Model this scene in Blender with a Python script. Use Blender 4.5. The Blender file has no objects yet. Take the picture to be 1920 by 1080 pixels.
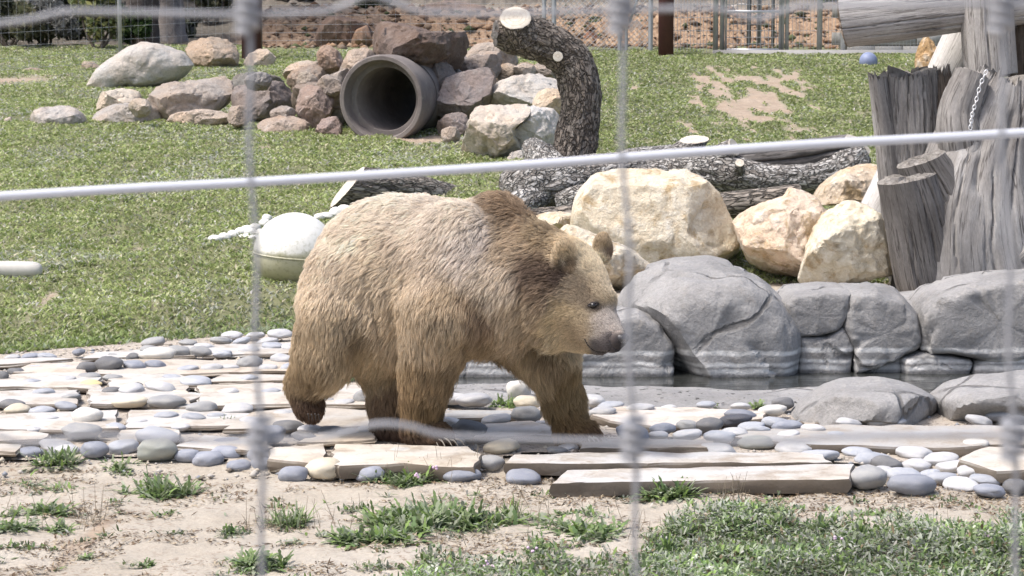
import bpy, math, random
import numpy as np
from mathutils import Vector, Matrix
from mathutils.bvhtree import BVHTree
from mathutils.kdtree import KDTree

SC = bpy.context.scene
COL = SC.collection
RNG = np.random.default_rng(7)
random.seed(7)

# ---------------------------------------------------------------- camera, world, sun, exposure
F = 4200.0                      # focal length in pixels of the 1920 wide photograph
CAM_Z = 1.8
PITCH = math.atan((540 - 69) / F)
cam_d = bpy.data.cameras.new("camera")
cam = bpy.data.objects.new("camera", cam_d)
COL.objects.link(cam)
cam.location = (0, 0, CAM_Z)
cam.rotation_euler = (math.pi / 2 - PITCH, 0, 0)
cam_d.sensor_width = 36.0
cam_d.lens = 36.0 * F / 1920.0
cam_d.clip_start = 0.05
cam_d.clip_end = 1500
cam_d.dof.use_dof = True
cam_d.dof.focus_distance = 10.0
cam_d.dof.aperture_fstop = 17.0
SC.camera = cam

SUN_EL, SUN_AZ = math.radians(62), math.radians(-112)     # azimuth from +Y (away from the camera), towards -X
world = bpy.data.worlds.new("World")
SC.world = world
world.use_nodes = True
wn = world.node_tree.nodes
bg = wn["Background"]
sky = wn.new("ShaderNodeTexSky")
sky.sky_type = 'NISHITA'
sky.sun_disc = False
sky.sun_elevation = SUN_EL
sky.sun_rotation = SUN_AZ
sky.dust_density = 5.0
sky.air_density = 1.0
sky.ozone_density = 1.0
world.node_tree.links.new(sky.outputs[0], bg.inputs[0])
bg.inputs[1].default_value = 0.15
sun_d = bpy.data.lights.new("sun", 'SUN')
sun = bpy.data.objects.new("sun", sun_d)
COL.objects.link(sun)
sun_d.energy = 1.8
sun_d.angle = math.radians(9.0)
sun_d.color = (1.0, 0.98, 0.955)
sdir = Vector((math.sin(SUN_AZ) * math.cos(SUN_EL), math.cos(SUN_AZ) * math.cos(SUN_EL), math.sin(SUN_EL)))
sun.rotation_euler = sdir.to_track_quat('Z', 'Y').to_euler()
sun.location = sdir * 30
vs = SC.view_settings
vs.view_transform = 'Standard'
vs.look = 'None'
vs.exposure = 0.76
vs.gamma = 1.0
vs.use_curve_mapping = False
SC.render.engine = 'CYCLES'
SC.cycles.use_denoising = True
SC.cycles.max_bounces = 6
SC.cycles.diffuse_bounces = 3
SC.cycles.glossy_bounces = 3
SC.cycles.transmission_bounces = 3
SC.cycles.transparent_max_bounces = 8
SC.cycles_curves.shape = 'RIBBONS'
SC.cycles_curves.subdivisions = 2

# ---------------------------------------------------------------- helpers
_c, _s = math.cos(PITCH), math.sin(PITCH)
def P(px, py, Y):
    """the point at distance Y along the view that shows at pixel (px, py) of the photograph"""
    a, b = (px - 960) / F, (540 - py) / F
    d = np.array([a, _c + b * _s, -_s + b * _c])
    return np.array([0, 0, CAM_Z]) + d * (Y / d[1])
def px_of(p):
    p = np.atleast_2d(p)
    x, y, z = p[:, 0], p[:, 1], p[:, 2] - CAM_Z
    f = y * _c - z * _s
    u = y * _s + z * _c
    return 960 + F * x / f, 540 - F * u / f

_perm = np.random.default_rng(3).permutation(256)
_perm = np.concatenate([_perm, _perm, _perm])
_g = np.random.default_rng(4).normal(size=(256, 3))
_g /= np.linalg.norm(_g, axis=1)[:, None]
def pn(p):
    """gradient noise of an (N,3) array, about -1..1"""
    p = np.asarray(p, float)
    i = np.floor(p).astype(int)
    f = p - i
    i &= 255
    u = f * f * f * (f * (f * 6 - 15) + 10)
    out = 0
    for dx in (0, 1):
        wx = u[:, 0] if dx else 1 - u[:, 0]
        for dy in (0, 1):
            wy = u[:, 1] if dy else 1 - u[:, 1]
            for dz in (0, 1):
                wz = u[:, 2] if dz else 1 - u[:, 2]
                h = _perm[_perm[_perm[i[:, 0] + dx] + i[:, 1] + dy] + i[:, 2] + dz]
                g = _g[h]
                out = out + wx * wy * wz * (g[:, 0] * (f[:, 0] - dx) + g[:, 1] * (f[:, 1] - dy) + g[:, 2] * (f[:, 2] - dz))
    return out * 1.5
def fbm(p, octv=4, gain=0.5):
    a, s, o = 1.0, 1.0, 0
    p = np.asarray(p, float)
    for k in range(octv):
        o = o + a * pn(p * s + 17.3 * k)
        a *= gain; s *= 2.03
    return o
def ridged(p, octv=3):
    a, s, o = 1.0, 1.0, 0
    p = np.asarray(p, float)
    for k in range(octv):
        o = o + a * (1 - np.abs(pn(p * s + 9.1 * k)) * 2)
        a *= 0.5; s *= 2.1
    return o
def sstep(x, a, b):
    t = np.clip((x - a) / (b - a), 0, 1)
    return t * t * (3 - 2 * t)

def mesh_from(name, V, faces, smooth=True, sharp=None):
    """V (N,3); faces: list of (M,k) int arrays"""
    V = np.ascontiguousarray(V, dtype=np.float32)
    m = bpy.data.meshes.new(name)
    if isinstance(faces, np.ndarray):
        faces = [faces]
    faces = [np.asarray(f, dtype=np.int32) for f in faces if len(f)]
    nl = sum(f.size for f in faces); nf = sum(len(f) for f in faces)
    m.vertices.add(len(V)); m.vertices.foreach_set('co', V.ravel())
    m.loops.add(nl); m.polygons.add(nf)
    m.loops.foreach_set('vertex_index', np.concatenate([f.ravel() for f in faces]))
    st, tot, o = [], [], 0
    for f in faces:
        k = f.shape[1]
        st.append(o + np.arange(len(f)) * k); o += f.size
    m.polygons.foreach_set('loop_start', np.concatenate(st).astype(np.int32))
    m.update(calc_edges=True)
    m.validate()
    if smooth:
        m.polygons.foreach_set('use_smooth', np.ones(len(m.polygons), dtype=bool))
        if sharp:
            m.set_sharp_from_angle(angle=math.radians(sharp))
    return m
def link(name, mesh, mat=None, parent=None, loc=None):
    o = bpy.data.objects.new(name, mesh)
    COL.objects.link(o)
    if mat is not None and len(mesh.materials) == 0:
        mesh.materials.append(mat)
    if loc is not None:
        o.location = loc
    if parent is not None:
        o.parent = parent
    return o
def mk(name, V, faces, mat, parent=None, smooth=True, sharp=None, origin=None, tint=None):
    """object with its origin at `origin` (world); under a parent, coordinates stay world ones"""
    V = np.asarray(V, float)
    if origin is None:
        origin = np.array([V[:, 0].mean(), V[:, 1].mean(), V[:, 2].min()])
    origin = np.asarray(origin, float)
    m = mesh_from(name, V - origin, faces, smooth, sharp)
    if tint is not None:
        a = m.attributes.new('tint', 'FLOAT_COLOR', 'POINT')
        t = np.ones((len(V), 4), dtype=np.float32); t[:, :3] = tint
        a.data.foreach_set('color', t.ravel())
    base = np.array(parent_world(parent)) if parent is not None else np.zeros(3)
    return link(name, m, mat, parent, origin - base)
def parent_world(p):
    v = Vector((0, 0, 0))
    while p is not None:
        v = v + Vector(p.location); p = p.parent
    return v
def empty(name, loc):
    o = bpy.data.objects.new(name, None)
    o.empty_display_size = 0.1
    COL.objects.link(o)
    o.location = loc
    return o
def tag(o, label, cat, group=None):
    o['label'] = label; o['category'] = cat
    if group: o['group'] = group
    return o
def kind(o, k):
    o['kind'] = k
    return o

def sphere_grid(nu, nv):
    """unit sphere: poles along -y/+y; returns theta, phi per vertex and faces"""
    th = np.linspace(0, 2 * np.pi, nu, endpoint=False)
    ph = np.linspace(0, np.pi, nv + 1)[1:-1]
    T_, P_ = np.meshgrid(th, ph)
    t = np.concatenate([[0.0], T_.ravel(), [0.0]]); p = np.concatenate([[0.0], P_.ravel(), [np.pi]])
    q = []
    i = np.arange(nu); j = (i + 1) % nu
    for r in range(nv - 2):
        q.append(np.stack([1 + r * nu + i, 1 + (r + 1) * nu + i, 1 + (r + 1) * nu + j, 1 + r * nu + j], 1))
    q = np.concatenate(q)
    last = len(t) - 1
    tri = np.concatenate([np.stack([np.zeros_like(i), 1 + i, 1 + j], 1),
                          np.stack([np.full_like(i, last), 1 + (nv - 2) * nu + j, 1 + (nv - 2) * nu + i], 1)])
    return t, p, [q, tri]
def box_arr(lo, hi):
    x0, y0, z0 = lo; x1, y1, z1 = hi
    V = np.array([[x0,y0,z0],[x1,y0,z0],[x1,y1,z0],[x0,y1,z0],[x0,y0,z1],[x1,y0,z1],[x1,y1,z1],[x0,y1,z1]], float)
    Q = np.array([[0,3,2,1],[4,5,6,7],[0,1,5,4],[1,2,6,5],[2,3,7,6],[3,0,4,7]])
    return V, Q
class MB:
    def __init__(s): s.V=[]; s.Q=[]; s.T=[]; s.n=0
    def add(s, V, faces):
        if isinstance(faces, np.ndarray): faces=[faces]
        for f in faces:
            if len(f)==0: continue
            (s.Q if f.shape[1]==4 else s.T).append(np.asarray(f)+s.n)
        s.V.append(V); s.n += len(V)
    def box(s, lo, hi): s.add(*box_arr(lo,hi))
    def rod(s, a, b, r, n=5):
        V, Fc, _ = tube_arr(np.array([a,b],float), np.array([r,r],float), n, caps=False); s.add(V,Fc)
    def get(s):
        f=[]
        if s.Q: f.append(np.concatenate(s.Q))
        if s.T: f.append(np.concatenate(s.T))
        return np.concatenate(s.V), f
def frames(C):
    n = len(C)
    t = np.gradient(C, axis=0); t /= np.linalg.norm(t, axis=1)[:, None] + 1e-12
    up = np.array([0, -1.0, 0.0])
    if abs(t[0] @ up) > .9: up = np.array([0, 0, 1.0])
    a = np.cross(up, t[0]); a /= np.linalg.norm(a)
    A = [a]
    for i in range(1, n):
        a = A[-1] - t[i] * (A[-1] @ t[i]); a /= np.linalg.norm(a); A.append(a)
    A = np.array(A); B = np.cross(t, A)
    return t, A, B
def smooth_path(pts, n):
    """Catmull-Rom through rows of pts (any number of columns)"""
    pts = np.asarray(pts, float)
    if len(pts) == 2:
        k = np.linspace(0, 1, n)[:, None]
        return pts[0] * (1 - k) + pts[1] * k
    q = np.concatenate([[2 * pts[0] - pts[1]], pts, [2 * pts[-1] - pts[-2]]])
    u = np.linspace(0, len(pts) - 1 - 1e-9, n)
    i = np.floor(u).astype(int); f = (u - i)[:, None]
    p0, p1, p2, p3 = q[i], q[i + 1], q[i + 2], q[i + 3]
    return .5 * (2 * p1 + (p2 - p0) * f + (2 * p0 - 5 * p1 + 4 * p2 - p3) * f**2 + (3 * p1 - p0 - 3 * p2 + p3) * f**3)
def tube_arr(C, R, n=24, caps=True, disp=None):
    C = np.asarray(C, float); R = np.asarray(R, float)
    t, A, B = frames(C)
    th = np.linspace(0, 2 * np.pi, n, endpoint=False)
    m = len(C)
    s = np.concatenate([[0], np.cumsum(np.linalg.norm(np.diff(C, axis=0), axis=1))])
    S, TH = np.meshgrid(s, th, indexing='ij')
    rr = np.repeat(R[:, None], n, 1)
    if disp is not None:
        rr = rr + disp(S.ravel(), TH.ravel(), rr.ravel()).reshape(rr.shape)
    V = C[:, None, :] + rr[..., None] * (np.cos(TH)[..., None] * A[:, None, :] + np.sin(TH)[..., None] * B[:, None, :])
    V = V.reshape(-1, 3)
    i = np.arange(n); j = (i + 1) % n
    Q = np.concatenate([np.stack([k * n + i, k * n + j, (k + 1) * n + j, (k + 1) * n + i], 1) for k in range(m - 1)])
    Fc = [Q]
    if caps:
        V = np.concatenate([V, C[:1], C[-1:]])
        T_ = np.concatenate([np.stack([np.full(n, m * n), j, i], 1), np.stack([np.full(n, m * n + 1), (m - 1) * n + i, (m - 1) * n + j], 1)])
        Fc.append(T_)
    return V, Fc, (S, TH)

# ---------------------------------------------------------------- materials
class NT:
    def __init__(s, name):
        s.m = bpy.data.materials.new(name); s.m.use_nodes = True
        s.t = s.m.node_tree; s.n = s.t.nodes
        s.b = s.n['Principled BSDF']; s.out = s.n['Material Output']
    def new(s, typ, **kw):
        nd = s.n.new(typ)
        for k, v in kw.items():
            if k.startswith('i_'):
                nd.inputs[k[2:].replace('_', ' ')].default_value = v
            else: setattr(nd, k, v)
        return nd
    def L(s, a, b): s.t.links.new(a, b)
    def noise(s, co, scale, detail=4, rough=.55, dist=0):
        nd = s.new('ShaderNodeTexNoise'); nd.inputs['Scale'].default_value = scale
        nd.inputs['Detail'].default_value = detail; nd.inputs['Roughness'].default_value = rough
        nd.inputs['Distortion'].default_value = dist
        if co is not None: s.L(co, nd.inputs['Vector'])
        return nd.outputs[0]
    def voro(s, co, scale, feature='F1', out=0):
        nd = s.new('ShaderNodeTexVoronoi', feature=feature); nd.inputs['Scale'].default_value = scale
        if co is not None: s.L(co, nd.inputs['Vector'])
        return nd.outputs[out]
    def ramp(s, fac, stops):
        nd = s.new('ShaderNodeValToRGB')
        e = nd.color_ramp.elements
        while len(e) < len(stops): e.new(.5)
        for el, (p, c) in zip(e, stops):
            el.position = p
            el.color = (c, c, c, 1) if isinstance(c, (int, float)) else (*c, 1)
        s.L(fac, nd.inputs[0])
        return nd.outputs[0]
    def mix(s, fac, a, b, mode='MIX'):
        nd = s.new('ShaderNodeMix', data_type='RGBA', blend_type=mode)
        for v, i in ((fac, 0), (a, 6), (b, 7)):
            if isinstance(v, (int, float)): nd.inputs[i].default_value = v
            elif isinstance(v, (tuple, list)): nd.inputs[i].default_value = (*v, 1)
            else: s.L(v, nd.inputs[i])
        return nd.outputs[2]
    def math(s, op, a, b=0.0):
        nd = s.new('ShaderNodeMath', operation=op)
        for v, i in ((a, 0), (b, 1)):
            if isinstance(v, (int, float)): nd.inputs[i].default_value = v
            else: s.L(v, nd.inputs[i])
        return nd.outputs[0]
    def coord(s, out='Object', scale=None):
        c = s.new('ShaderNodeTexCoord').outputs[out]
        if scale is not None:
            mp = s.new('ShaderNodeMapping'); mp.inputs['Scale'].default_value = scale
            s.L(c, mp.inputs[0]); c = mp.outputs[0]
        return c
    def attr(s, name):
        return s.new('ShaderNodeAttribute', attribute_name=name).outputs['Color']
    def objcol(s): return s.new('ShaderNodeObjectInfo').outputs['Color']
    def objrand(s): return s.new('ShaderNodeObjectInfo').outputs['Random']
    def bump(s, h, strength=.5, dist=.01, prev=None):
        nd = s.new('ShaderNodeBump'); nd.inputs['Strength'].default_value = strength; nd.inputs['Distance'].default_value = dist
        s.L(h, nd.inputs['Height'])
        if prev is not None: s.L(prev, nd.inputs['Normal'])
        return nd.outputs[0]
    def done(s, col=None, rough=.8, nrm=None, spec=.3):
        b = s.b
        if col is not None:
            if isinstance(col, (tuple, list)): b.inputs['Base Color'].default_value = (*col, 1)
            else: s.L(col, b.inputs['Base Color'])
        if isinstance(rough, (int, float)): b.inputs['Roughness'].default_value = rough
        else: s.L(rough, b.inputs['Roughness'])
        b.inputs['Specular IOR Level'].default_value = spec
        if nrm is not None: s.L(nrm, b.inputs['Normal'])
        return s.m

def plain(name, col, rough=.6, metal=0.0, spec=.4, var=.12, scale=20):
    t = NT(name)
    n = t.noise(t.coord(), scale, 5, .6)
    c = t.mix(n, tuple(x * (1 - var * 2) for x in col), tuple(min(1, x * (1 + var * 2)) for x in col))
    t.b.inputs['Metallic'].default_value = metal
    return t.done(c, rough, t.bump(n, .15, .004), spec)

def m_rock(name, stain=(.05,.045,.04), stain_amt=.55, pale=(.55,.52,.47), pale_amt=.4, bump=.8, rough=.88, stain_at=.56, warm=(1.08,.97,.87)):
    t = NT(name)
    co = t.coord(); base = t.objcol()
    off = t.new('ShaderNodeVectorMath', operation='ADD'); t.L(co, off.inputs[0])
    rv = t.new('ShaderNodeVectorMath', operation='SCALE'); rv.inputs[0].default_value = (13.1, 7.7, 29.3)
    t.L(t.objrand(), rv.inputs['Scale']); t.L(rv.outputs[0], off.inputs[1]); co = off.outputs[0]
    n1 = t.noise(co, 2.6, 6, .62, .4); n2 = t.noise(co, 9, 7, .65); n3 = t.noise(co, 45, 5, .7)
    hue = t.mix(t.ramp(n1, [(.38, 0), (.62, 1)]), base, t.mix(1.0, base, warm, 'MULTIPLY'))
    c = t.mix(t.math('MULTIPLY', t.ramp(n2, [(.52, 0), (.72, 1)]), pale_amt), hue, pale)
    st = t.math('MULTIPLY', t.ramp(t.noise(co, 4.3, 7, .7, .8), [(stain_at, 0), (stain_at + .12, 1)]), stain_amt)
    c = t.mix(st, c, stain)
    c = t.mix(.5, c, t.ramp(n3, [(.25, .25), (.5, .5), (.75, .78)]), 'OVERLAY')
    vor = t.voro(co, 5.5, 'DISTANCE_TO_EDGE')
    b1 = t.bump(n2, bump, .05)
    b2 = t.bump(n3, bump * .7, .012, b1)
    return t.done(c, rough, b2, .25)
# ---------------------------------------------------------------- terrain
def lawn_edge(x):
    return np.clip(12.95 + (x + 2.95) * .62, 12.2, 14.1)
def T(x, y):
    x = np.asarray(x, float); y = np.asarray(y, float)
    s = np.clip(y - lawn_edge(x), 0, None)
    z = np.where(y < 9.55, -.07, -.05)
    rise = .088 * np.clip(y - 13, 0, 9) + .06 * np.clip(y - 22, 0, 14)
    z = z + sstep(s, 0, .9) * (rise + .05)
    r = x / np.maximum(y, 1)
    z = z + .33 * sstep(r, .012, .045) * sstep(y, 12.75, 12.95) * np.clip(1 - (y - 13) / 8, 0, 1) * np.where(s > -2, 1, 0)
    # pond basin
    z = z - .33 * sstep(x, -.55, -.2) * sstep(y, 11.35, 11.6) * (1 - sstep(y, 12.6, 12.8))
    # soil bank behind the fences, then the rising wooded slope
    z = z + .46 * sstep(y, 36.8, 38.6) * sstep(r, -.125, -.105)
    z = z + .085 * np.clip(y - 38.5, 0, 90)
    return z
def ground(px, py, y0=6.0, y1=60.0):
    Y = np.linspace(y0, y1, 6000)
    a, b = (px - 960) / F, (540 - py) / F
    k = Y / (_c + b * _s)
    z = CAM_Z + k * (-_s + b * _c); x = k * a
    i = np.argmax(z <= T(x, Y))
    return np.array([x[i], Y[i], T(x[i], Y[i])])
def bump_t(x, y):
    """small unevenness of the soil"""
    p = np.stack([x, y, np.zeros_like(x)], 1)
    near = 1 - sstep(y, 9.4, 9.7)
    w = np.where(y < 9.6, .015, .0) + sstep(y, 13.5, 15) * .02 + sstep(y, 36.3, 37.3) * .11
    return w * (fbm(p * 3.1, 5, .6) + .25) * (1 + .0 * near) + near * (.006 * fbm(p * 16, 4, .65))

def axis_lines(segs):
    out = []
    for a, b, st in segs:
        out.append(np.arange(a, b, st))
    return np.concatenate(out)
ys = np.concatenate([axis_lines([(-12, 4, 2), (4, 7, .25), (7, 9.7, .022), (9.7, 15, .07), (15, 40, .16), (40, 60, .5), (60, 130, 3)]), 130 * 1.25 ** np.arange(0, 9)])
xp = np.concatenate([axis_lines([(0, 2.6, .03), (2.6, 5, .08), (5, 12, .25), (12, 30, 1.5)]), 30 * 1.35 ** np.arange(0, 10)])
xs = np.concatenate([-xp[:0:-1], xp])
X, Y = np.meshgrid(xs, ys)
x, y = X.ravel(), Y.ravel()
z = T(x, y) + bump_t(x, y)
ny, nx = X.shape
i = np.arange(nx - 1)[None, :] + nx * np.arange(ny - 1)[:, None]
i = i.ravel()
Q = np.stack([i, i + 1, i + nx + 1, i + nx], 1)

def bare_amount(x, y):
    """worn soil patches in the lawn (0..1)"""
    p = np.stack([x, y, np.full_like(x, 3.0)], 1)
    n = fbm(p * np.array([1.0, .55, 1]), 4, .6)
    n2 = fbm(p * np.array([3.2, 1.7, 1]), 3, .6)
    r = 960 + x / y * F
    py = 69 + F * (1.8 - T(x, y)) / y
    patch = .72 * sstep(r, 1225, 1350) * (1 - sstep(r, 1440, 1590)) * sstep(py, 112, 150) * (1 - sstep(py, 190, 300))
    n3 = fbm(p * np.array([4.2, .55, 1]) + 60, 3, .6)
    b = np.maximum(sstep(n2 * .75 + n * .35, .74, 1.1), sstep(n3 * 1.15 + n2 * .28 + patch * 1.65 - .06, .6, 1.05))
    road = np.exp(-((py - (152 - (r) * .05)) / 7.0) ** 2) * (1 - sstep(r, 60, 150))
    rocksoil = np.exp(-(((r - 800) / 130) ** 2 + ((py - 262) / 12) ** 2)) * .9
    return np.clip(np.maximum.reduce([b, road, sstep(rocksoil + n2 * .2, .5, .8)]), 0, 1)
s_edge = y - lawn_edge(x)
pr = x / np.maximum(y, 1)
lawn = sstep(s_edge, 0.0, .25) * (1 - sstep(y, 36.2, 36.9)) * np.where((y < 13.0) & (x > -1), 0, 1)
lawn = lawn * (1 - bare_amount(x, np.maximum(y, 1)))
orange = sstep(y, 33, 36) * (1 - .8 * sstep(y, 38.7, 41.5)) * sstep(pr, -.14, -.115) + bare_amount(x, np.maximum(y, 1)) * .55
woods = sstep(y, 32, 35) * (1 - sstep(pr, -.135, -.115)) + .9 * sstep(y, 38.8, 43)
path_m = sstep(y, 9.45, 9.6)
soilcol = np.stack([lawn, np.clip(orange, 0, 1), np.clip(woods, 0, 1)], 1)

t = NT('ground_soil')
co = t.coord(); cc = t.new('ShaderNodeSeparateColor'); t.L(t.attr('tint'), cc.inputs[0])
n1 = t.noise(co, 1.7, 7, .65); n2 = t.noise(co, 14, 8, .7); n3 = t.noise(co, 70, 6, .75)
sand = t.mix(t.ramp(n1, [(.3, 0), (.7, 1)]), (.36, .315, .255), (.455, .415, .355))
spk = t.ramp(t.noise(co, 33, 7, .72, .3), [(.525, 0), (.60, 1)])
patchy = t.ramp(t.noise(co, 2.3, 5, .6, .5), [(.42, 0), (.6, 1)])
sand = t.mix(t.math('MULTIPLY', t.math('MULTIPLY', spk, patchy), .75), sand, (.17, .115, .075))
sand = t.mix(.35, sand, t.ramp(n3, [(.25, .25), (.5, .5), (.75, .75)]), 'OVERLAY')
green = t.mix(n2, (.11, .125, .055), (.22, .22, .13))
green = t.mix(t.ramp(n3, [(.5, 0), (.7, 1)]), green, (.27, .24, .15))
orng = t.mix(t.ramp(n2, [(.35, 0), (.65, 1)]), (.17, .105, .066), (.41, .295, .20))
brush = t.mix(t.ramp(n2, [(.35, 0), (.65, 1)]), (.055, .05, .04), (.17, .15, .125))
c = t.mix(cc.outputs[1], sand, orng)
c = t.mix(cc.outputs[0], c, green)
c = t.mix(cc.outputs[2], c, brush)
b = t.bump(n2, .6, .02); b = t.bump(n3, .6, .006, b)
M_ground = t.done(c, .95, b, .15)
g = mk('ground', np.stack([x, y, z], 1), Q, M_ground, origin=(0, 0, 0), tint=soilcol)
kind(g, 'structure')
g['label'] = 'sandy soil ground rising behind into a grassy slope'

# sky is the world; distant slope closes the view ------------------------------------------------
# ---------------------------------------------------------------- path of flagstones
t = NT('flagstone')
co = t.coord(); base = t.objcol()
st = t.coord('Object', (3, 3.8, 3))
n1 = t.noise(co, 3, 6, .6); n2 = t.noise(st, 2.2, 7, .65); n3 = t.noise(co, 60, 5, .7)
c = t.mix(t.ramp(n1, [(.35, 0), (.65, 1)]), base, t.mix(1.0, base, (1.05, .96, .85), 'MULTIPLY'))
c = t.mix(t.math('MULTIPLY', t.ramp(n2, [(.5, 0), (.68, 1)]), .6), c, (.30, .265, .225))
c = t.mix(t.math('MULTIPLY', t.ramp(t.noise(co, 6, 7, .7, .6), [(.54, 0), (.64, 1)]), .55), c, (.27, .22, .165))
c = t.mix(.22, c, t.ramp(n3, [(.25, .25), (.5, .5), (.75, .75)]), 'OVERLAY')
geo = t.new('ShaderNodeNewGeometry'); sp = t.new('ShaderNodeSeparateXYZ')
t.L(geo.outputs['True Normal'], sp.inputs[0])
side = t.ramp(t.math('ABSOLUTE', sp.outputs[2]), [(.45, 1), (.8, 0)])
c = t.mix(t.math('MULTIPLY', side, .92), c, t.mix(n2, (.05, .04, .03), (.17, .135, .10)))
b = t.bump(n2, .6, .012); b = t.bump(n3, .5, .004, b)
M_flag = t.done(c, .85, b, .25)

t = NT('path_gravel')
co = t.coord()
n1 = t.noise(co, 4, 6, .65); n2 = t.noise(co, 40, 7, .7)
c = t.mix(n1, (.36, .31, .26), (.50, .45, .385))
c = t.mix(t.ramp(n2, [(.52, 0), (.62, 1)]), c, (.16, .135, .11))
M_gravel = t.done(c, .95, t.bump(n2, .8, .012), .2)
# bed of the path: a sheet just above the soil
px_, py_ = np.meshgrid(np.arange(-3.4, 3.6, .08), np.arange(9.5, 14.2, .08))
inside = (py_ > 9.62 + .10 * np.sin(px_ * 7) + .06 * np.sin(px_ * 17)) & (py_ < lawn_edge(px_) + .12) & ~((px_ > -.35) & (py_ > 11.3)) & (py_ < 13.9)
idx = -np.ones(px_.shape, int)
V = np.stack([px_.ravel(), py_.ravel(), T(px_.ravel(), py_.ravel()) + .012 + .008 * fbm(np.stack([px_.ravel() * 6, py_.ravel() * 6, py_.ravel() * 0], 1), 3)], 1)
ii = np.arange(px_.size).reshape(px_.shape)
ok = inside[:-1, :-1] & inside[1:, :-1] & inside[:-1, 1:] & inside[1:, 1:]
Q = np.stack([ii[:-1, :-1][ok], ii[:-1, 1:][ok], ii[1:, 1:][ok], ii[1:, :-1][ok]], 1)
path = kind(mk('path', V, Q, M_gravel, origin=(0, 10, 0)), 'structure')
path['label'] = 'flagstone and pebble path beside the pond'

def slab(pts, h=.06, col=(.62, .575, .51), seed=0, z0=0.0):
    """pts: pixel corners of the top face, clockwise from front left"""
    r = np.random.default_rng(seed)
    W = []
    for (u, v) in pts:
        a, b = (u - 960) / F, (540 - v) / F
        d = np.array([a, _c + b * _s, -_s + b * _c]); k = (z0 - CAM_Z) / d[2]
        W.append((d * k)[:2])
    W = np.array(W)
    out = []
    for k in range(len(W)):
        a, b = W[k], W[(k + 1) % len(W)]
        m = max(2, int(np.linalg.norm(b - a) / .07))
        for q in range(m):
            out.append(a + (b - a) * (q / m))
    O = np.array(out)
    c = O.mean(0)
    p3 = np.c_[O * 9, np.full(len(O), seed * 3.3)]
    O = O + np.stack([pn(p3), pn(p3 + 50)], 1) * .022 + r.normal(size=O.shape) * .005
    n = len(O)
    def inset(d):
        v = O - c; L = np.linalg.norm(v, axis=1)[:, None]
        return c + v * (1 - d / L)
    ztop = z0 + .006 * pn(np.c_[O * 5, np.full(n, seed)])
    R = [np.c_[inset(.012), ztop - h], np.c_[inset(-.002), ztop - h * .6], np.c_[O, ztop - .012], np.c_[inset(.007), ztop - .002], np.c_[inset(.03), ztop]]
    R[1][:, :2] += r.normal(size=(n, 2)) * .004
    V = np.concatenate(R + [np.array([[c[0], c[1], z0]])])
    i = np.arange(n); j = (i + 1) % n
    Qs = np.concatenate([np.stack([k * n + i, k * n + j, (k + 1) * n + j, (k + 1) * n + i], 1) for k in range(4)])
    Tr = np.stack([4 * n + i, 4 * n + j, np.full(n, 5 * n)], 1)
    # outline orientation
    area = np.sum(O[i, 0] * O[j, 1] - O[j, 0] * O[i, 1])
    if area < 0: Qs = Qs[:, ::-1]; Tr = Tr[:, ::-1]
    o = mk('flagstone', V, [Qs, Tr], M_flag, path, True, 30, origin=(c[0], c[1], z0 - h))
    o.color = (*col, 1)
    return o
PALE, TAN, GREY, CREAM = (.47, .467, .462), (.43, .41, .38), (.37, .37, .37), (.48, .462, .43)
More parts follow.
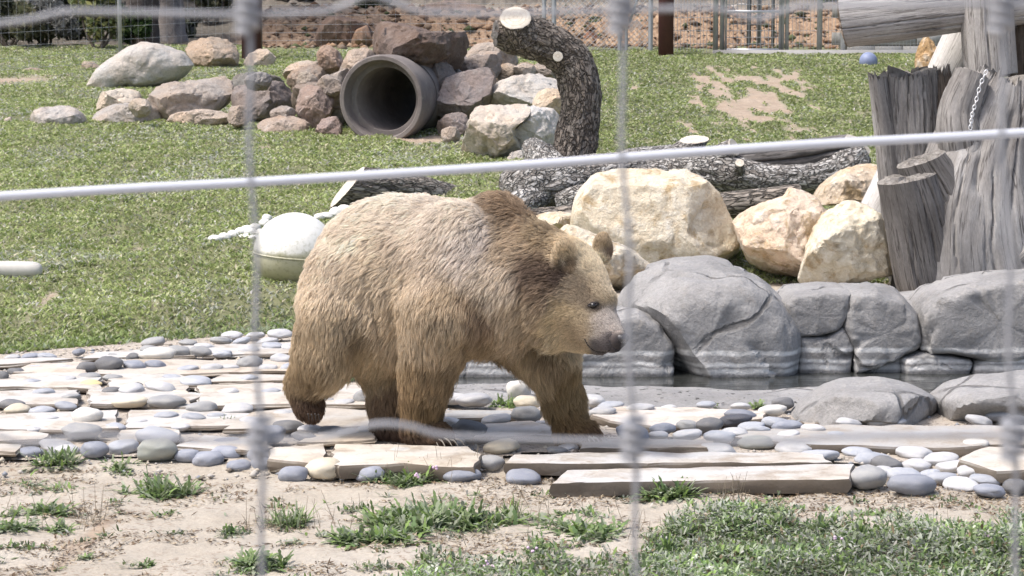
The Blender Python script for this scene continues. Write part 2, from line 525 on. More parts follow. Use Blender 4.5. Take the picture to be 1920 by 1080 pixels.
for k, (pts, h, col) in enumerate([
    ([(1030, 905), (1592, 897), (1602, 868), (1062, 880)], .06, PALE),
    ([(945, 869), (1250, 868), (1560, 866), (1545, 848), (1180, 846), (960, 851)], .055, PALE),
    ([(500, 858), (640, 872), (760, 870), (888, 876), (906, 850), (870, 836), (600, 830), (510, 838)], .06, CREAM),
    ([(1085, 839), (1325, 838), (1345, 826), (1200, 820), (1090, 828)], .05, TAN),
    ([(1375, 818), (1520, 833), (1780, 838), (1925, 832), (1925, 797), (1560, 796), (1400, 806)], .055, GREY),
    ([(1795, 860), (1870, 884), (1960, 880), (1960, 840), (1850, 836)], .055, CREAM),
    ([(1100, 772), (1140, 788), (1225, 799), (1300, 795), (1432, 784), (1440, 772), (1300, 763), (1150, 762)], .05, (.55, .52, .49)),
    ([(828, 785), (900, 782), (968, 776), (962, 768), (832, 768)], .05, GREY),
    ([(890, 818), (1036, 816), (1040, 797), (1000, 788), (905, 792)], .045, (.45, .43, .41)),
    ([(-20, 803), (110, 806), (520, 794), (560, 782), (380, 766), (150, 770), (-20, 776)], .05, PALE),
    ([(420, 804), (600, 800), (705, 798), (712, 768), (560, 762), (470, 772)], .055, TAN),
    ([(235, 757), (330, 762), (560, 756), (690, 758), (700, 722), (560, 716), (330, 722)], .05, (.47, .455, .43)),
    ([(-20, 756), (170, 758), (340, 754), (385, 738), (300, 726), (-20, 732)], .05, PALE),
    ([(-20, 724), (180, 728), (370, 722), (340, 700), (100, 696), (-20, 704)], .05, (.47, .465, .45)),
    ([(20, 697), (250, 702), (560, 694), (570, 676), (300, 672), (60, 680)], .05, (.47, .44, .40)),
    ([(-20, 682), (50, 680), (140, 672), (90, 668), (-20, 674)], .05, PALE),
    ([(150, 672), (300, 668), (560, 660), (560, 640), (330, 648), (180, 660)], .05, PALE),
    ([(225, 826), (340, 824), (345, 806), (300, 799), (220, 806)], .05, CREAM),
    ([(-20, 826), (80, 824), (92, 812), (40, 806), (-20, 808)], .05, CREAM),
    ([(330, 836), (480, 846), (505, 838), (500, 822), (380, 815)], .05, PALE),
    ([(380, 716), (540, 712), (545, 702), (420, 700)], .045, (.47, .45, .42)),
    ([(560, 828), (700, 824), (705, 808), (600, 806)], .045, (.52, .48, .42)),
    ([(-20, 846), (30, 846), (45, 832), (-20, 830)], .05, TAN),
    ([(700, 762), (820, 764), (820, 740), (700, 738)], .05, PALE),
]):
    if k >= 9: h *= .5
    us = [p[0] for p in pts]; wdt = max(us) - min(us)
    if wdt > 345 and k not in (0, 1, 4, 6):
        cut = min(us) + wdt * (.42 + .16 * math.sin(k * 2.1))
        P0 = np.array(pts, float)
        def clip(sgn, at):
            out = []
            for a_ in range(len(P0)):
                p, q = P0[a_], P0[(a_ + 1) % len(P0)]
                ia, ib = sgn * (p[0] - at) >= 0, sgn * (q[0] - at) >= 0
                if ia: out.append(tuple(p))
                if ia != ib: out.append(tuple(p + (q - p) * (at - p[0]) / (q[0] - p[0])))
            return out
        j1 = clip(-1, cut - 7); j2 = clip(1, cut + 9)
        slab(j1, h, tuple(c_ * (1 + .05 * math.sin(k)) for c_ in col), k, .004 * math.sin(k * 5))
        slab(j2, h, tuple(c_ * (1 + .06 * math.cos(k * 3)) for c_ in col), k + 40, .006 * math.cos(k * 3))
    else:
        slab(pts, h, col, k)

# ---------------------------------------------------------------- pond
t = NT('pond_water')
n = t.noise(t.coord('Object', (1.2, 5, 1)), 3.2, 3, .5)
t.b.inputs['Metallic'].default_value = 0
M_water = t.done((.035, .037, .034), .04, t.bump(n, .10, .02), .6)
w = mk('pond_water', np.array([[-.5, 11.3, -.065], [4.2, 11.3, -.065], [4.2, 12.95, -.065], [-.5, 12.95, -.065]]), np.array([[0, 1, 2, 3]]), M_water)
w['label'] = 'still dark pond water reflecting the rock wall'; kind(w, 'structure')

# carved grey concrete rock, with pale mineral lines near the water (world height)
t = NT('carved_pond_rock')
geo = t.new('ShaderNodeNewGeometry'); co = geo.outputs['Position']
n1 = t.noise(co, 2.2, 7, .62, .3); n2 = t.noise(co, 10, 8, .68); n3 = t.noise(co, 55, 6, .72)
c = t.mix(t.ramp(n1, [(.32, 0), (.68, 1)]), (.23, .225, .22), (.36, .352, .345))
c = t.mix(t.math('MULTIPLY', t.ramp(n2, [(.55, 0), (.7, 1)]), .4), c, (.30, .265, .225))
c = t.mix(.5, c, t.ramp(n3, [(.25, .27), (.5, .5), (.75, .75)]), 'OVERLAY')
sp = t.new('ShaderNodeSeparateXYZ'); t.L(co, sp.inputs[0])
zz = t.math('ADD', sp.outputs[2], t.math('MULTIPLY', t.math('SUBTRACT', t.noise(co, 5, 5, .6), .5), .05))
yy = t.ramp(t.math('SUBTRACT', sp.outputs[1], 11.9), [(.0, 0), (.2, 1)])
def band(lo, hi, soft=.008):
    a = t.new('ShaderNodeMapRange', interpolation_type='SMOOTHSTEP'); t.L(zz, a.inputs[0]); a.inputs[1].default_value = lo - soft; a.inputs[2].default_value = lo + soft
    bb = t.new('ShaderNodeMapRange', interpolation_type='SMOOTHSTEP'); t.L(zz, bb.inputs[0]); bb.inputs[1].default_value = hi - soft; bb.inputs[2].default_value = hi + soft
    return t.math('MULTIPLY', a.outputs[0], t.math('SUBTRACT', 1.0, bb.outputs[0]))
brk = t.ramp(t.noise(co, 7, 5, .6), [(.35, .25), (.6, 1)])
lines = t.math('MAXIMUM', t.math('MAXIMUM', band(.055, .08), band(-.005, .015)), t.math('MULTIPLY', band(-.045, -.02), .9))
c = t.mix(t.math('MULTIPLY', t.math('MULTIPLY', lines, brk), yy), c, (.72, .71, .69))
c = t.mix(t.math('MULTIPLY', t.math('MULTIPLY', band(-.4, -.055), yy), .4), c, (.07, .065, .06))
pits = t.ramp(t.noise(t.coord('Object', (14, 14, 22)), 1.6, 3, .5), [(.63, 0), (.69, 1)])
low = t.math('MULTIPLY', pits, t.math('SUBTRACT', 1.0, yy))
c = t.mix(t.math('MULTIPLY', low, t.objcol()), c, (.05, .047, .045))
wv = t.new('ShaderNodeVectorMath', operation='ADD'); t.L(co, wv.inputs[0]); wn_ = t.new('ShaderNodeTexNoise'); wn_.inputs['Scale'].default_value = 2.5; wn_.inputs['Detail'].default_value = 6; t.L(co, wn_.inputs['Vector']); ws_ = t.new('ShaderNodeVectorMath', operation='SCALE'); ws_.inputs['Scale'].default_value = .28; t.L(wn_.outputs['Color'], ws_.inputs[0]); t.L(ws_.outputs[0], wv.inputs[1])
ck = t.math('MULTIPLY', t.ramp(t.voro(wv.outputs[0], 1.55, 'DISTANCE_TO_EDGE'), [(.0, 1), (.012, .9), (.03, 0)]), t.ramp(n1, [(.46, 0), (.56, 1)]))
c = t.mix(t.math('MULTIPLY', ck, .65), c, (.06, .056, .052))
b = t.bump(n2, .75, .03); b = t.bump(n3, .7, .010, b); b = t.bump(t.math('SUBTRACT', 1.0, ck), .8, .02, b)
M_gunite = t.done(c, .85, b, .3)

def poly_radius(poly, c, th):
    """distance from c to the outline along each angle"""
    P0 = poly - c; P1 = np.roll(P0, -1, 0)
    d = np.stack([np.cos(th), np.sin(th)], 1)
    best = np.full(len(th), 0.0)
    for a, b in zip(P0, P1):
        e = b - a
        den = d[:, 0] * e[1] - d[:, 1] * e[0]
        den = np.where(np.abs(den) < 1e-12, 1e-12, den)
        tt = (a[0] * e[1] - a[1] * e[0]) / den
        uu = (a[0] * d[:, 1] - a[1] * d[:, 0]) / den
        best = np.where((tt > 0) & (uu >= -1e-6) & (uu <= 1 + 1e-6), np.maximum(best, tt), best)
    return best
def rock_mesh(poly_px, Yd, depth, seed=0, nu=84, nv=48, box=.5, rough=.09, planes=12, fine=.022, front_tilt=0.0, cuts=None, sink=0.0, crease=0.0, yfront=1.0, grow=1.04, soften=.3):
    """solid rock whose outline is the given polygon at distance Yd; depth = half thickness"""
    r = np.random.default_rng(seed + 100)
    W = np.array([P(u, v, Yd) for u, v in poly_px])
    q = W[:, [0, 2]].copy()
    if sink:
        lo = q[:, 1].min(); hi = q[:, 1].max()
        m = q[:, 1] < lo + .25 * (hi - lo); q[m, 1] -= sink
    # smooth closed outline
    k = len(q); dense = smooth_path(np.concatenate([q[-2:], q, q[:3]]), (k + 4) * 10 + 1)
    dense = dense[20:20 + k * 10]
    q2 = soften * dense + (1 - soften) * np.concatenate([q[a] + (q[(a + 1) % k] - q[a]) * (np.arange(10) / 10)[:, None] for a in range(k)])
    c = np.array([(q[:, 0].min() + q[:, 0].max()) / 2, (q[:, 1].min() + q[:, 1].max()) / 2])
    q2 = c + (q2 - c) * grow
    th, ph, Fc = sphere_grid(nu, nv)
    R = poly_radius(q2, c, th)
    size = (q.max(0) - q.min(0)); L = size.mean()
    s = np.abs(np.sin(ph)) ** box; cph = np.cos(ph)
    yb = np.sign(cph) * np.abs(cph) ** (box + .25)
    yb = np.where(yb > 0, yb * yfront, yb)
    wr = sstep(s, .25, .98); R = R * wr + (.55 * R.min() + .45 * R.mean()) * (1 - wr)
    V = np.stack([R * s * np.cos(th), -depth * yb, R * s * np.sin(th)], 1)
    # flat facets cut with planes that face the viewer, the sky or the sides
    scl = np.array([size[0] / 2, depth, size[1] / 2])
    for a in range(planes):
        n = r.normal(size=3); n[1] = -abs(n[1]) * (1.1 if a % 3 else .3); n /= np.linalg.norm(n)
        h = r.uniform(.60, .84)
        u = V / scl
        d = u @ n - h
        if abs(n[1]) < .35: d = d * .35
        u = u - np.where(d > 0, d, 0)[:, None] * n * .95
        V = u * scl
    if cuts:
        for n, h in cuts:
            n = np.array(n, float); n /= np.linalg.norm(n)
            u = V / scl; d = u @ n - h
            V = (u - np.where(d > 0, d, 0)[:, None] * n) * scl
    pv = V / L
    nrm = V / (np.linalg.norm(V, axis=1)[:, None] + 1e-9)
    off = seed * 7.77
    dsp = rough * L * fbm(pv * 2.2 + off, 3, .5) * .5 + fine * L * fbm(pv * 9 + off, 4, .6) - fine * 1.3 * L * sstep(ridged(pv * 3.1 + off, 2), .9, 1.4)
    if crease: dsp -= crease * L * sstep(ridged(pv * 1.6 + off, 2), 1.1, 1.45)
    edge = np.where(np.abs(V[:, 1]) < depth * .12, .5, 1.0)
    V = V + nrm * (dsp * edge)[:, None]
    org = np.array([c[0], Yd, q[:, 1].min()])
    Vw = V + np.array([c[0], Yd, c[1]])
    return Vw, Fc, org
def rock(name, poly, Yd, depth, mat, col, label=None, cat='rock', group=None, parent=None, seed=0, sharp=32, **kw):
    V, Fc, org = rock_mesh(poly, Yd, depth, seed, **kw)
    o = mk(name, V, Fc, mat, parent, True, sharp, origin=org)
    o.color = (*col, 1)
    if label: tag(o, label, cat, group)
    return o

wall = empty('pond_rock_wall', (1.6, 12.7, -.1))
tag(wall, 'grey carved rock wall of fitted boulders along the back of the pond', 'rock wall')
for k, (poly, Yd, dp, kw) in enumerate([
    ([(1158, 640), (1150, 590), (1165, 550), (1200, 520), (1250, 502), (1310, 500), (1380, 508), (1430, 530), (1470, 570), (1492, 610), (1490, 650), (1478, 712), (1400, 725), (1250, 725), (1190, 715)], 12.62, .42, dict(crease=.04, planes=3, box=.34)),
    ([(1060, 600), (1120, 588), (1190, 580), (1230, 600), (1255, 640), (1252, 722), (1160, 730), (1050, 725)], 12.52, .28, dict(crease=.03)),
    ([(1462, 560), (1480, 543), (1540, 538), (1582, 540), (1578, 580), (1560, 612), (1530, 624), (1485, 626), (1465, 600)], 12.66, .30, dict()),
    ([(1488, 622), (1540, 622), (1572, 604), (1592, 640), (1590, 722), (1490, 726)], 12.62, .25, dict()),
    ([(1582, 542), (1640, 538), (1690, 548), (1712, 575), (1714, 640), (1680, 658), (1592, 690), (1590, 640), (1570, 602)], 12.64, .30, dict(crease=.03)),
    ([(1594, 690), (1676, 662), (1682, 722), (1592, 726)], 12.62, .22, dict()),
    ([(1714, 575), (1740, 548), (1790, 530), (1860, 518), (1960, 512), (1990, 600), (1960, 650), (1850, 668), (1815, 662), (1760, 648), (1718, 648)], 12.66, .36, dict(crease=.04)),
    ([(1682, 664), (1716, 652), (1770, 654), (1812, 666), (1790, 722), (1684, 724)], 12.58, .24, dict()),
    ([(1800, 724), (1818, 668), (1870, 662), (1990, 640), (1990, 724)], 12.58, .26, dict()),
    ([(1212, 520), (1220, 500), (1270, 488), (1330, 484), (1368, 492), (1372, 515), (1300, 530)], 12.95, .22, dict(planes=4)),
    ([(800, 640), (900, 622), (1000, 612), (1070, 606), (1075, 722), (930, 728), (800, 724)], 12.5, .28, dict()),
]):
    rock('boulder', poly, Yd, dp, M_gunite, (0, 0, 0), parent=wall, seed=300 + k, sharp=40, fine=.010, rough=.05, grow=1.05, **{'box': .15, 'planes': 1, 'soften': .12, **kw})

rock('backing', [(1000, 726), (1010, 640), (1150, 600), (1300, 540), (1500, 560), (1600, 556), (1720, 560), (1800, 545), (2000, 535), (2010, 726)], 12.95, .36, M_gunite, (0, 0, 0), parent=wall, seed=399, planes=0, box=.2, rough=.02)
edge = empty('pond_edge_rock', (1.9, 10.8, -.05))
tag(edge, 'low rounded grey rock at the front edge of the pond with pebbles before it', 'rock')
for k, (poly, Yd, dp) in enumerate([
    ([(1488, 800), (1492, 780), (1520, 752), (1555, 732), (1590, 722), (1660, 718), (1720, 728), (1762, 745), (1760, 808), (1600, 812)], 10.75, .40),
    ([(1754, 806), (1756, 752), (1790, 728), (1850, 716), (1990, 706), (2050, 760), (2040, 806), (1880, 812)], 10.8, .42),
]):
    rock('boulder', poly, Yd, dp, M_gunite, (.1, .1, .1), parent=edge, seed=330 + k, sharp=40, box=.5, rough=.06, fine=.006, planes=6, crease=.02)

# sloping concrete lip of the pond
nx, ny = 150, 30
u = np.linspace(0, 1, nx); v = np.linspace(0, 1, ny)
U, Vv = np.meshgrid(u, v)
xx = -.75 + U * 2.7
yf = 10.93 + .06 * np.sin(U * 9) ; yb_ = 11.72 + .07 * np.sin(U * 5 + 1)
yy_ = yf + (yb_ - yf) * Vv
prof = np.interp(Vv, [0, .12, .35, .6, .8, .9, 1], [-.12, -.03, -.008, -.004, -.012, -.06, -.25])
pz = prof + .018 * fbm(np.stack([xx.ravel() * 2, yy_.ravel() * 2, xx.ravel() * 0], 1), 4).reshape(xx.shape)
i = (np.arange(nx - 1)[None, :] + nx * np.arange(ny - 1)[:, None]).ravel()
lip = mk('pond_lip', np.stack([xx.ravel(), yy_.ravel(), pz.ravel()], 1), np.stack([i, i + 1, i + nx + 1, i + nx], 1), M_gunite, origin=(.6, 11.3, -.1))
lip.color = (1, 1, 1, 1); kind(lip, 'structure'); lip['label'] = 'pitted grey concrete lip along the front of the pond'

# ---------------------------------------------------------------- pebbles
t = NT('river_pebble')
co = t.coord(); base = t.objcol()
off = t.new('ShaderNodeVectorMath', operation='ADD'); t.L(co, off.inputs[0])
rv = t.new('ShaderNodeVectorMath', operation='SCALE'); rv.inputs[0].default_value = (31.1, 17.7, 9.3)
t.L(t.objrand(), rv.inputs['Scale']); t.L(rv.outputs[0], off.inputs[1]); co = off.outputs[0]
n1 = t.noise(co, 1.6, 5, .6); n3 = t.noise(co, 22, 5, .75)
c = t.mix(t.ramp(n1, [(.3, 0), (.7, 1)]), t.mix(1.0, base, (.86, .87, .9), 'MULTIPLY'), t.mix(1.0, base, (1.12, 1.1, 1.05), 'MULTIPLY'))
c = t.mix(t.ramp(n3, [(.60, 0), (.72, .55)]), c, (.6, .58, .54))
c = t.mix(t.ramp(n3, [(.28, .6), (.40, 0)]), c, (.12, .115, .11))
M_peb = t.done(c, .7, t.bump(n3, .25, .03), .35)
PEB = []
for k in range(16):
    th, ph, Fc = sphere_grid(22, 13)
    V = np.stack([np.sin(ph) * np.cos(th), -np.cos(ph), np.sin(ph) * np.sin(th)], 1)
    V = np.sign(V) * np.abs(V) ** .92
    V += (V / np.linalg.norm(V, axis=1)[:, None]) * (.20 * pn(V * 1.0 + k * 9.3) + .07 * pn(V * 2.3 + k))[:, None]
    V /= np.abs(V).max(0)
    m = mesh_from('pebble', V, Fc); m.materials.append(M_peb); PEB.append(m)
PCOL = {'b': ((.27, .285, .33), 'blue-grey'), 'g': ((.31, .31, .31), 'mid grey'), 'p': ((.46, .46, .47), 'pale grey'), 'd': ((.16, .16, .165), 'dark grey'),
        'w': ((.58, .565, .53), 'off-white'), 'c': ((.58, .52, .41), 'cream'), 'y': ((.66, .53, .28), 'yellow'), 'k': ((.07, .072, .085), 'nearly black'),
        'o': ((.33, .34, .31), 'olive grey'), 'l': ((.37, .385, .42), 'bluish pale')}
PEBBLES = """50,852,60,22,b 100,838,70,22,p 122,847,50,22,p 175,847,58,32,b 228,842,60,29,l 290,849,80,42,o 348,857,50,24,b 365,843,60,22,l 387,865,62,32,b
422,852,58,26,b 447,875,50,22,b 430,835,70,22,b 147,807,80,22,g 290,820,90,26,l 160,784,62,34,w 240,755,70,24,c 308,754,72,20,g 375,767,62,24,g 442,767,62,16,p
362,785,50,18,l 310,780,50,14,l 322,774,36,10,c 205,735,36,16,d 245,733,50,22,p 258,724,20,14,d 298,726,64,18,p 167,719,44,12,y 165,708,44,16,g 208,708,40,12,g
162,690,42,20,d 200,686,56,30,d 222,683,30,18,w 250,688,44,20,b 288,686,42,19,b 291,667,70,26,w 248,671,26,16,d 332,661,46,22,g 372,661,46,20,g 280,655,42,11,g
365,716,60,16,l 415,664,36,12,l 465,682,50,24,g 462,711,42,14,l 28,698,36,14,d 3,708,24,22,d 55,718,40,14,l 18,760,50,20,d 30,770,52,22,c 75,770,50,12,l
145,661,26,13,b 55,669,40,12,b 85,669,40,13,l 210,667,20,9,g 20,670,32,9,p 285,640,46,12,g 433,629,42,13,p 477,629,38,12,p 523,626,52,15,p 412,638,42,12,g 510,650,42,14,l
542,652,36,14,p 465,656,40,12,p 526,675,44,20,p 417,662,36,10,l 505,818,62,32,b 537,802,62,24,d 579,807,50,18,p 570,818,50,14,d 490,873,46,24,b 540,869,72,26,b
547,894,58,31,b 607,885,72,40,c 486,858,52,22,b 692,892,62,30,b 680,747,40,28,g 615,753,30,11,g 642,756,42,14,p 880,808,70,30,d 752,862,78,36,w 867,895,78,32,b
918,872,58,29,g 940,842,72,30,c 980,900,72,30,b 850,792,50,13,p 930,786,58,14,p 800,892,50,20,g 845,750,60,22,p 890,750,74,20,p 972,734,48,36,w 988,757,52,26,c 988,780,60,30,g
1115,754,42,23,p 1145,762,52,17,l 1130,775,56,21,p 1200,764,56,12,p 1255,764,34,10,p 1325,760,38,13,l 1242,807,52,23,b 1330,800,54,27,d 1292,800,44,22,g 1290,815,58,15,p
1235,817,44,15,p 1350,820,62,20,l 1188,817,66,30,b 1020,794,38,11,p 1345,843,72,18,p 1322,862,58,16,l 1115,841,52,11,p 1142,868,48,13,p 1195,870,34,11,p 992,877,58,20,b
1390,762,40,13,p 1450,772,58,21,w 1470,759,46,24,d 1390,778,62,17,b 1382,789,68,21,k 1460,794,62,18,l 1476,798,62,15,b 1410,800,52,13,l 1380,812,52,15,p 1423,806,50,15,l
1420,834,70,28,o 1490,841,70,19,p 1540,857,74,22,l 1610,847,58,14,l 1640,860,82,18,l 1664,873,60,29,d 1632,900,78,44,g 1714,915,92,40,b 1717,853,72,26,p 1767,862,68,20,p
1723,875,58,23,p 1789,877,64,22,p 1805,912,72,23,p 1770,900,62,23,l 1860,924,62,26,b 1832,887,72,25,p 1851,902,62,20,l 1908,915,50,28,d 1701,892,72,18,l 1901,880,50,20,p
1593,793,52,15,p 1648,792,47,15,p 1682,793,44,14,p 1526,802,52,10,p 1838,790,54,19,p 1876,781,54,22,l 1912,790,40,20,d 1832,833,52,17,w 1773,845,46,13,w
1070,790,44,14,p 1065,840,46,12,p 1045,843,42,10,g 620,808,50,14,d 650,812,46,13,p 690,806,40,12,p 335,800,40,11,p 60,806,40,11,p 120,760,44,11,l
500,640,44,13,p 452,640,36,12,l 380,650,40,12,p 350,642,36,10,g 540,690,36,15,l 430,690,36,11,p 320,708,40,11,l 120,712,40,11,p 80,735,44,11,l 130,745,40,12,g 425,735,44,12,p 505,735,40,12,l 340,738,36,10,c 60,690,32,10,l 420,640,30,10,p 85,785,46,12,p 215,800,44,12,l 255,790,40,10,p 405,780,40,11,l 530,775,40,12,p 1090,815,44,13,l 1480,815,46,12,p 1570,815,40,10,l 1250,840,44,11,p 1290,842,42,10,l 850,830,44,12,g 470,790,46,13,p 396,690,44,13,p 350,692,40,12,l 120,690,34,12,p 500,690,40,12,p 720,890,44,18,g 1560,880,40,12,g 1655,884,44,14,p 1745,888,40,12,l""".split()
peb = []
for k, e in enumerate(PEBBLES):
    cx, cy, w_, h_, cc_ = e.split(','); cx, cy, w_, h_ = map(float, (cx, cy, w_, h_))
    hf = max(h_, .36 * w_)
    top = cy - h_ / 2; bot = top + hf
    zb = -.022 if bot < 845 else -.05 if bot < 880 else -.07
    a, b = (cx - 960) / F, (540 - bot) / F
    d = np.array([a, _c + b * _s, -_s + b * _c]); p = np.array([0, 0, CAM_Z]) + d * ((zb - CAM_Z) / d[2])
    sc = p[1] / F
    rx = w_ * sc / 2; ry = rx * RNG.uniform(.7, .95)
    H = 1.15 * math.sqrt(max((hf * sc) ** 2 - (.17 * 2 * ry) ** 2, (.26 * w_ * sc) ** 2))
    o = bpy.data.objects.new('pebble', PEB[k % len(PEB)]); COL.objects.link(o)
    o.location = (p[0], p[1] + ry * .85, zb + H / 2 - .004)
    o.scale = (rx * 1.04, ry, H / 2)
    o.rotation_euler = (RNG.normal() * .08, RNG.normal() * .10, RNG.normal() * .35)
    base_, word = PCOL[cc_]
    jj = 1 + RNG.normal() * .07
    o.color = (min(.8, base_[0] * jj), min(.8, base_[1] * jj), min(.8, base_[2] * jj), 1)
    peb.append((o, cx, bot, w_, h_, word))
# labels: colour, where it lies, then rank among its likes
def zone(cx, bot):
    if cx < 640:
        row = 'on the dirt edge' if bot > 838 else 'between the nearer flagstones' if bot > 742 else 'among the middle flagstones' if bot > 700 else 'along the lawn edge'
        return row + ' left of the bear'
    if cx < 1100:
        return 'on the dirt edge in front of the bear' if bot > 850 else 'under the bear between its feet' if bot > 770 else 'against the pond lip behind the bear'
    if cx < 1480 or bot < 0:
        return 'beside the long front flagstone' if bot > 825 else 'on the path ahead of the bear'
    if bot > 845: return 'in the heap right of the long front flagstone'
    return 'at the foot of the low pond edge rock'
from collections import defaultdict
buck = defaultdict(list)
ORD = ['', 'second ', 'third ', 'fourth ', 'fifth ', 'sixth ', 'seventh ', 'eighth ', 'ninth ', 'tenth ', 'eleventh ', 'twelfth ', 'thirteenth ', 'fourteenth ', 'fifteenth ', 'sixteenth ']
for e in peb: buck[(e[5], zone(e[1], e[2]))].append(e)
for (word, zn), L in buck.items():
    L.sort(key=lambda e: e[1])
    for k, e in enumerate(L):
        if len(L) == 1: lab = f'{word} pebble {zn}'
        else:
            rk = 'leftmost ' if k == 0 else 'rightmost ' if k == len(L) - 1 else ORD[k] if k else ''
            lab = f'{rk}{word} pebble {zn}' if k in (0, len(L) - 1) else f'{word} pebble {zn}, {ORD[k]}from left'
        lab = lab.replace('among the middle flagstones left of the bear', 'in the middle flagstones left of the bear')
        tag(e[0], lab, 'pebble', 'smooth river pebbles on the path')
# ---------------------------------------------------------------- rocks on the lawn
M_GRAN = m_rock('field_rock', stain=(.06, .055, .055), stain_amt=.5, pale=(.50, .48, .45), pale_amt=.35, bump=.7)
M_DARK = m_rock('dark_field_rock', stain=(.035, .032, .035), stain_amt=.75, pale=(.42, .38, .34), pale_amt=.25, bump=.7)
M_BLK = m_rock('soot_dark_rock', stain=(.028, .026, .028), stain_amt=.95, pale=(.42, .35, .29), pale_amt=.3, bump=.8)
M_LIME = m_rock('cream_limestone', stain=(.36, .255, .13), stain_amt=.8, stain_at=.515, pale=(.74, .70, .62), pale_amt=.75, bump=.9, warm=(1.03, .96, .86))
BRN, GRY, TAN_, PUR, LG = (.27, .205, .155), (.25, .235, .22), (.36, .28, .205), (.21, .175, .16), (.36, .345, .32)
GRP = 'boulders piled around the pipe'
def grock(name, label, poly, col, mat=None, dY=0.0, depth=None, bot=None, group=GRP, seed=0, **kw):
    poly = np.array(poly, float)
    b = bot if bot is not None else poly[:, 1].max() - 2
    gp = ground(poly[:, 0].mean(), b)
    Yd = gp[1] + dY
    w = (poly[:, 0].max() - poly[:, 0].min()) / F * Yd
    h = (poly[:, 1].max() - poly[:, 1].min()) / F * Yd
    dp = depth if depth else .42 * (w + h) / 2 * 1.15
    gm = sum(col) / 3; col = tuple(.72 * c_ + .28 * gm for c_ in col)
    kw = {'grow': 1.17, 'sink': .06, **kw}
    return rock(name, poly, Yd + dp * .6, dp, mat or M_GRAN, col, label, 'rock' if w < .7 else 'boulder', group, seed=seed, **kw)
grock('boulder', 'large pale grey smooth humped boulder on the lawn, highest at the far left', [(168, 152), (190, 168), (214, 164), (240, 155), (267, 160), (313, 150), (345, 140), (360, 122), (340, 100), (300, 86), (267, 82), (240, 90), (207, 113), (180, 136)], (.42, .405, .38), seed=1, planes=0, rough=.06, fine=.012, box=.6, grow=1.05)
grock('boulder', 'tan blocky boulder behind the pale humped boulder, near the brown post', [(352, 92), (366, 116), (386, 131), (430, 127), (452, 108), (449, 86), (420, 77), (390, 75), (362, 80)], TAN_, seed=2)
grock('rock', 'small tan rock on the grass at the foot of the brown steel post', [(455, 121), (470, 128), (500, 123), (514, 108), (500, 95), (480, 94), (462, 107)], (.44, .36, .28), seed=3)
grock('rock', 'low cracked grey rock at the far left end of the rock row', [(52, 230), (57, 220), (75, 205), (100, 198), (135, 198), (155, 215), (166, 230), (130, 237), (80, 237)], (.38, .35, .32), seed=4)
grock('rock', 'flat grey rock lying below the cream block in the rock row', [(172, 215), (180, 201), (210, 195), (270, 196), (290, 205), (303, 229), (260, 234), (200, 231)], (.33, .30, .27), seed=5)
grock('rock', 'cream flat topped rock resting on a grey one at the row', [(178, 200), (190, 175), (215, 168), (272, 168), (266, 192), (230, 202)], (.50, .43, .34), seed=6, bot=229, dY=.35)
grock('boulder', 'large grey brown overhanging boulder in the middle of the rock row', [(275, 188), (290, 164), (330, 154), (380, 152), (410, 146), (430, 155), (438, 180), (420, 200), (390, 207), (340, 210), (320, 222), (303, 227), (293, 208)], (.32, .275, .235), seed=7, bot=228)
grock('rock', 'low tan rock tucked under the overhanging boulder', [(316, 230), (335, 212), (370, 206), (415, 209), (446, 222), (440, 237), (360, 238)], (.42, .33, .25), seed=8)
grock('boulder', 'dark grey rounded boulder left of the round tan rocks', [(440, 185), (443, 160), (470, 153), (510, 155), (540, 165), (554, 190), (546, 213), (500, 217), (450, 216)], PUR, mat=M_DARK, seed=9, bot=232)
grock('rock', 'dark lichen covered rock peeping over the dark rounded boulder', [(432, 152), (440, 138), (480, 136), (515, 144), (532, 157), (490, 166), (445, 164)], (.16, .155, .14), mat=M_DARK, seed=10, bot=232, dY=.8)
grock('rock', 'brown rounded rock below the upright egg shaped rock', [(535, 156), (545, 138), (580, 126), (610, 130), (619, 150), (602, 167), (570, 172), (545, 170)], BRN, seed=11, bot=225, dY=.7)
grock('rock', 'upright brown egg shaped rock on top of the left pile', [(594, 105), (600, 88), (620, 85), (638, 100), (641, 120), (626, 136), (604, 130)], (.31, .22, .165), seed=12, bot=225, dY=.8)
grock('rock', 'thin tan slab leaning at the upper left of the pile', [(534, 140), (540, 126), (560, 117), (597, 115), (602, 128), (560, 136)], (.40, .32, .245), seed=13, bot=225, dY=1.0, depth=.12)
grock('boulder', 'purple brown rounded boulder just left of the pipe mouth', [(552, 200), (556, 170), (575, 158), (605, 165), (623, 190), (618, 216), (600, 234), (574, 229)], (.26, .195, .165), seed=14, bot=246)
grock('rock', 'grey rock wedged between the round boulder and the pipe rim', [(596, 175), (622, 146), (650, 135), (664, 160), (640, 225), (612, 220)], (.30, .265, .24), seed=15, bot=246, dY=.35)
grock('rock', 'flat brown rock half buried in the soil left of the pipe', [(488, 222), (540, 216), (575, 230), (587, 250), (530, 251), (494, 244)], (.34, .265, .21), seed=16)
grock('rock', 'small purple brown rock at the lower left of the pipe rim', [(592, 246), (605, 226), (630, 221), (642, 238), (642, 256), (605, 257)], (.28, .2, .175), seed=17)
grock('rock', 'brown rock stacked behind the pipe at its upper left', [(641, 122), (650, 96), (690, 94), (708, 112), (682, 132), (655, 134)], (.36, .29, .23), seed=18, bot=246, dY=1.0)
grock('rock', 'pale small rock lying on the top left of the pipe', [(655, 132), (672, 117), (692, 114), (704, 126), (676, 142)], (.42, .35, .28), seed=19, bot=246, dY=.5)
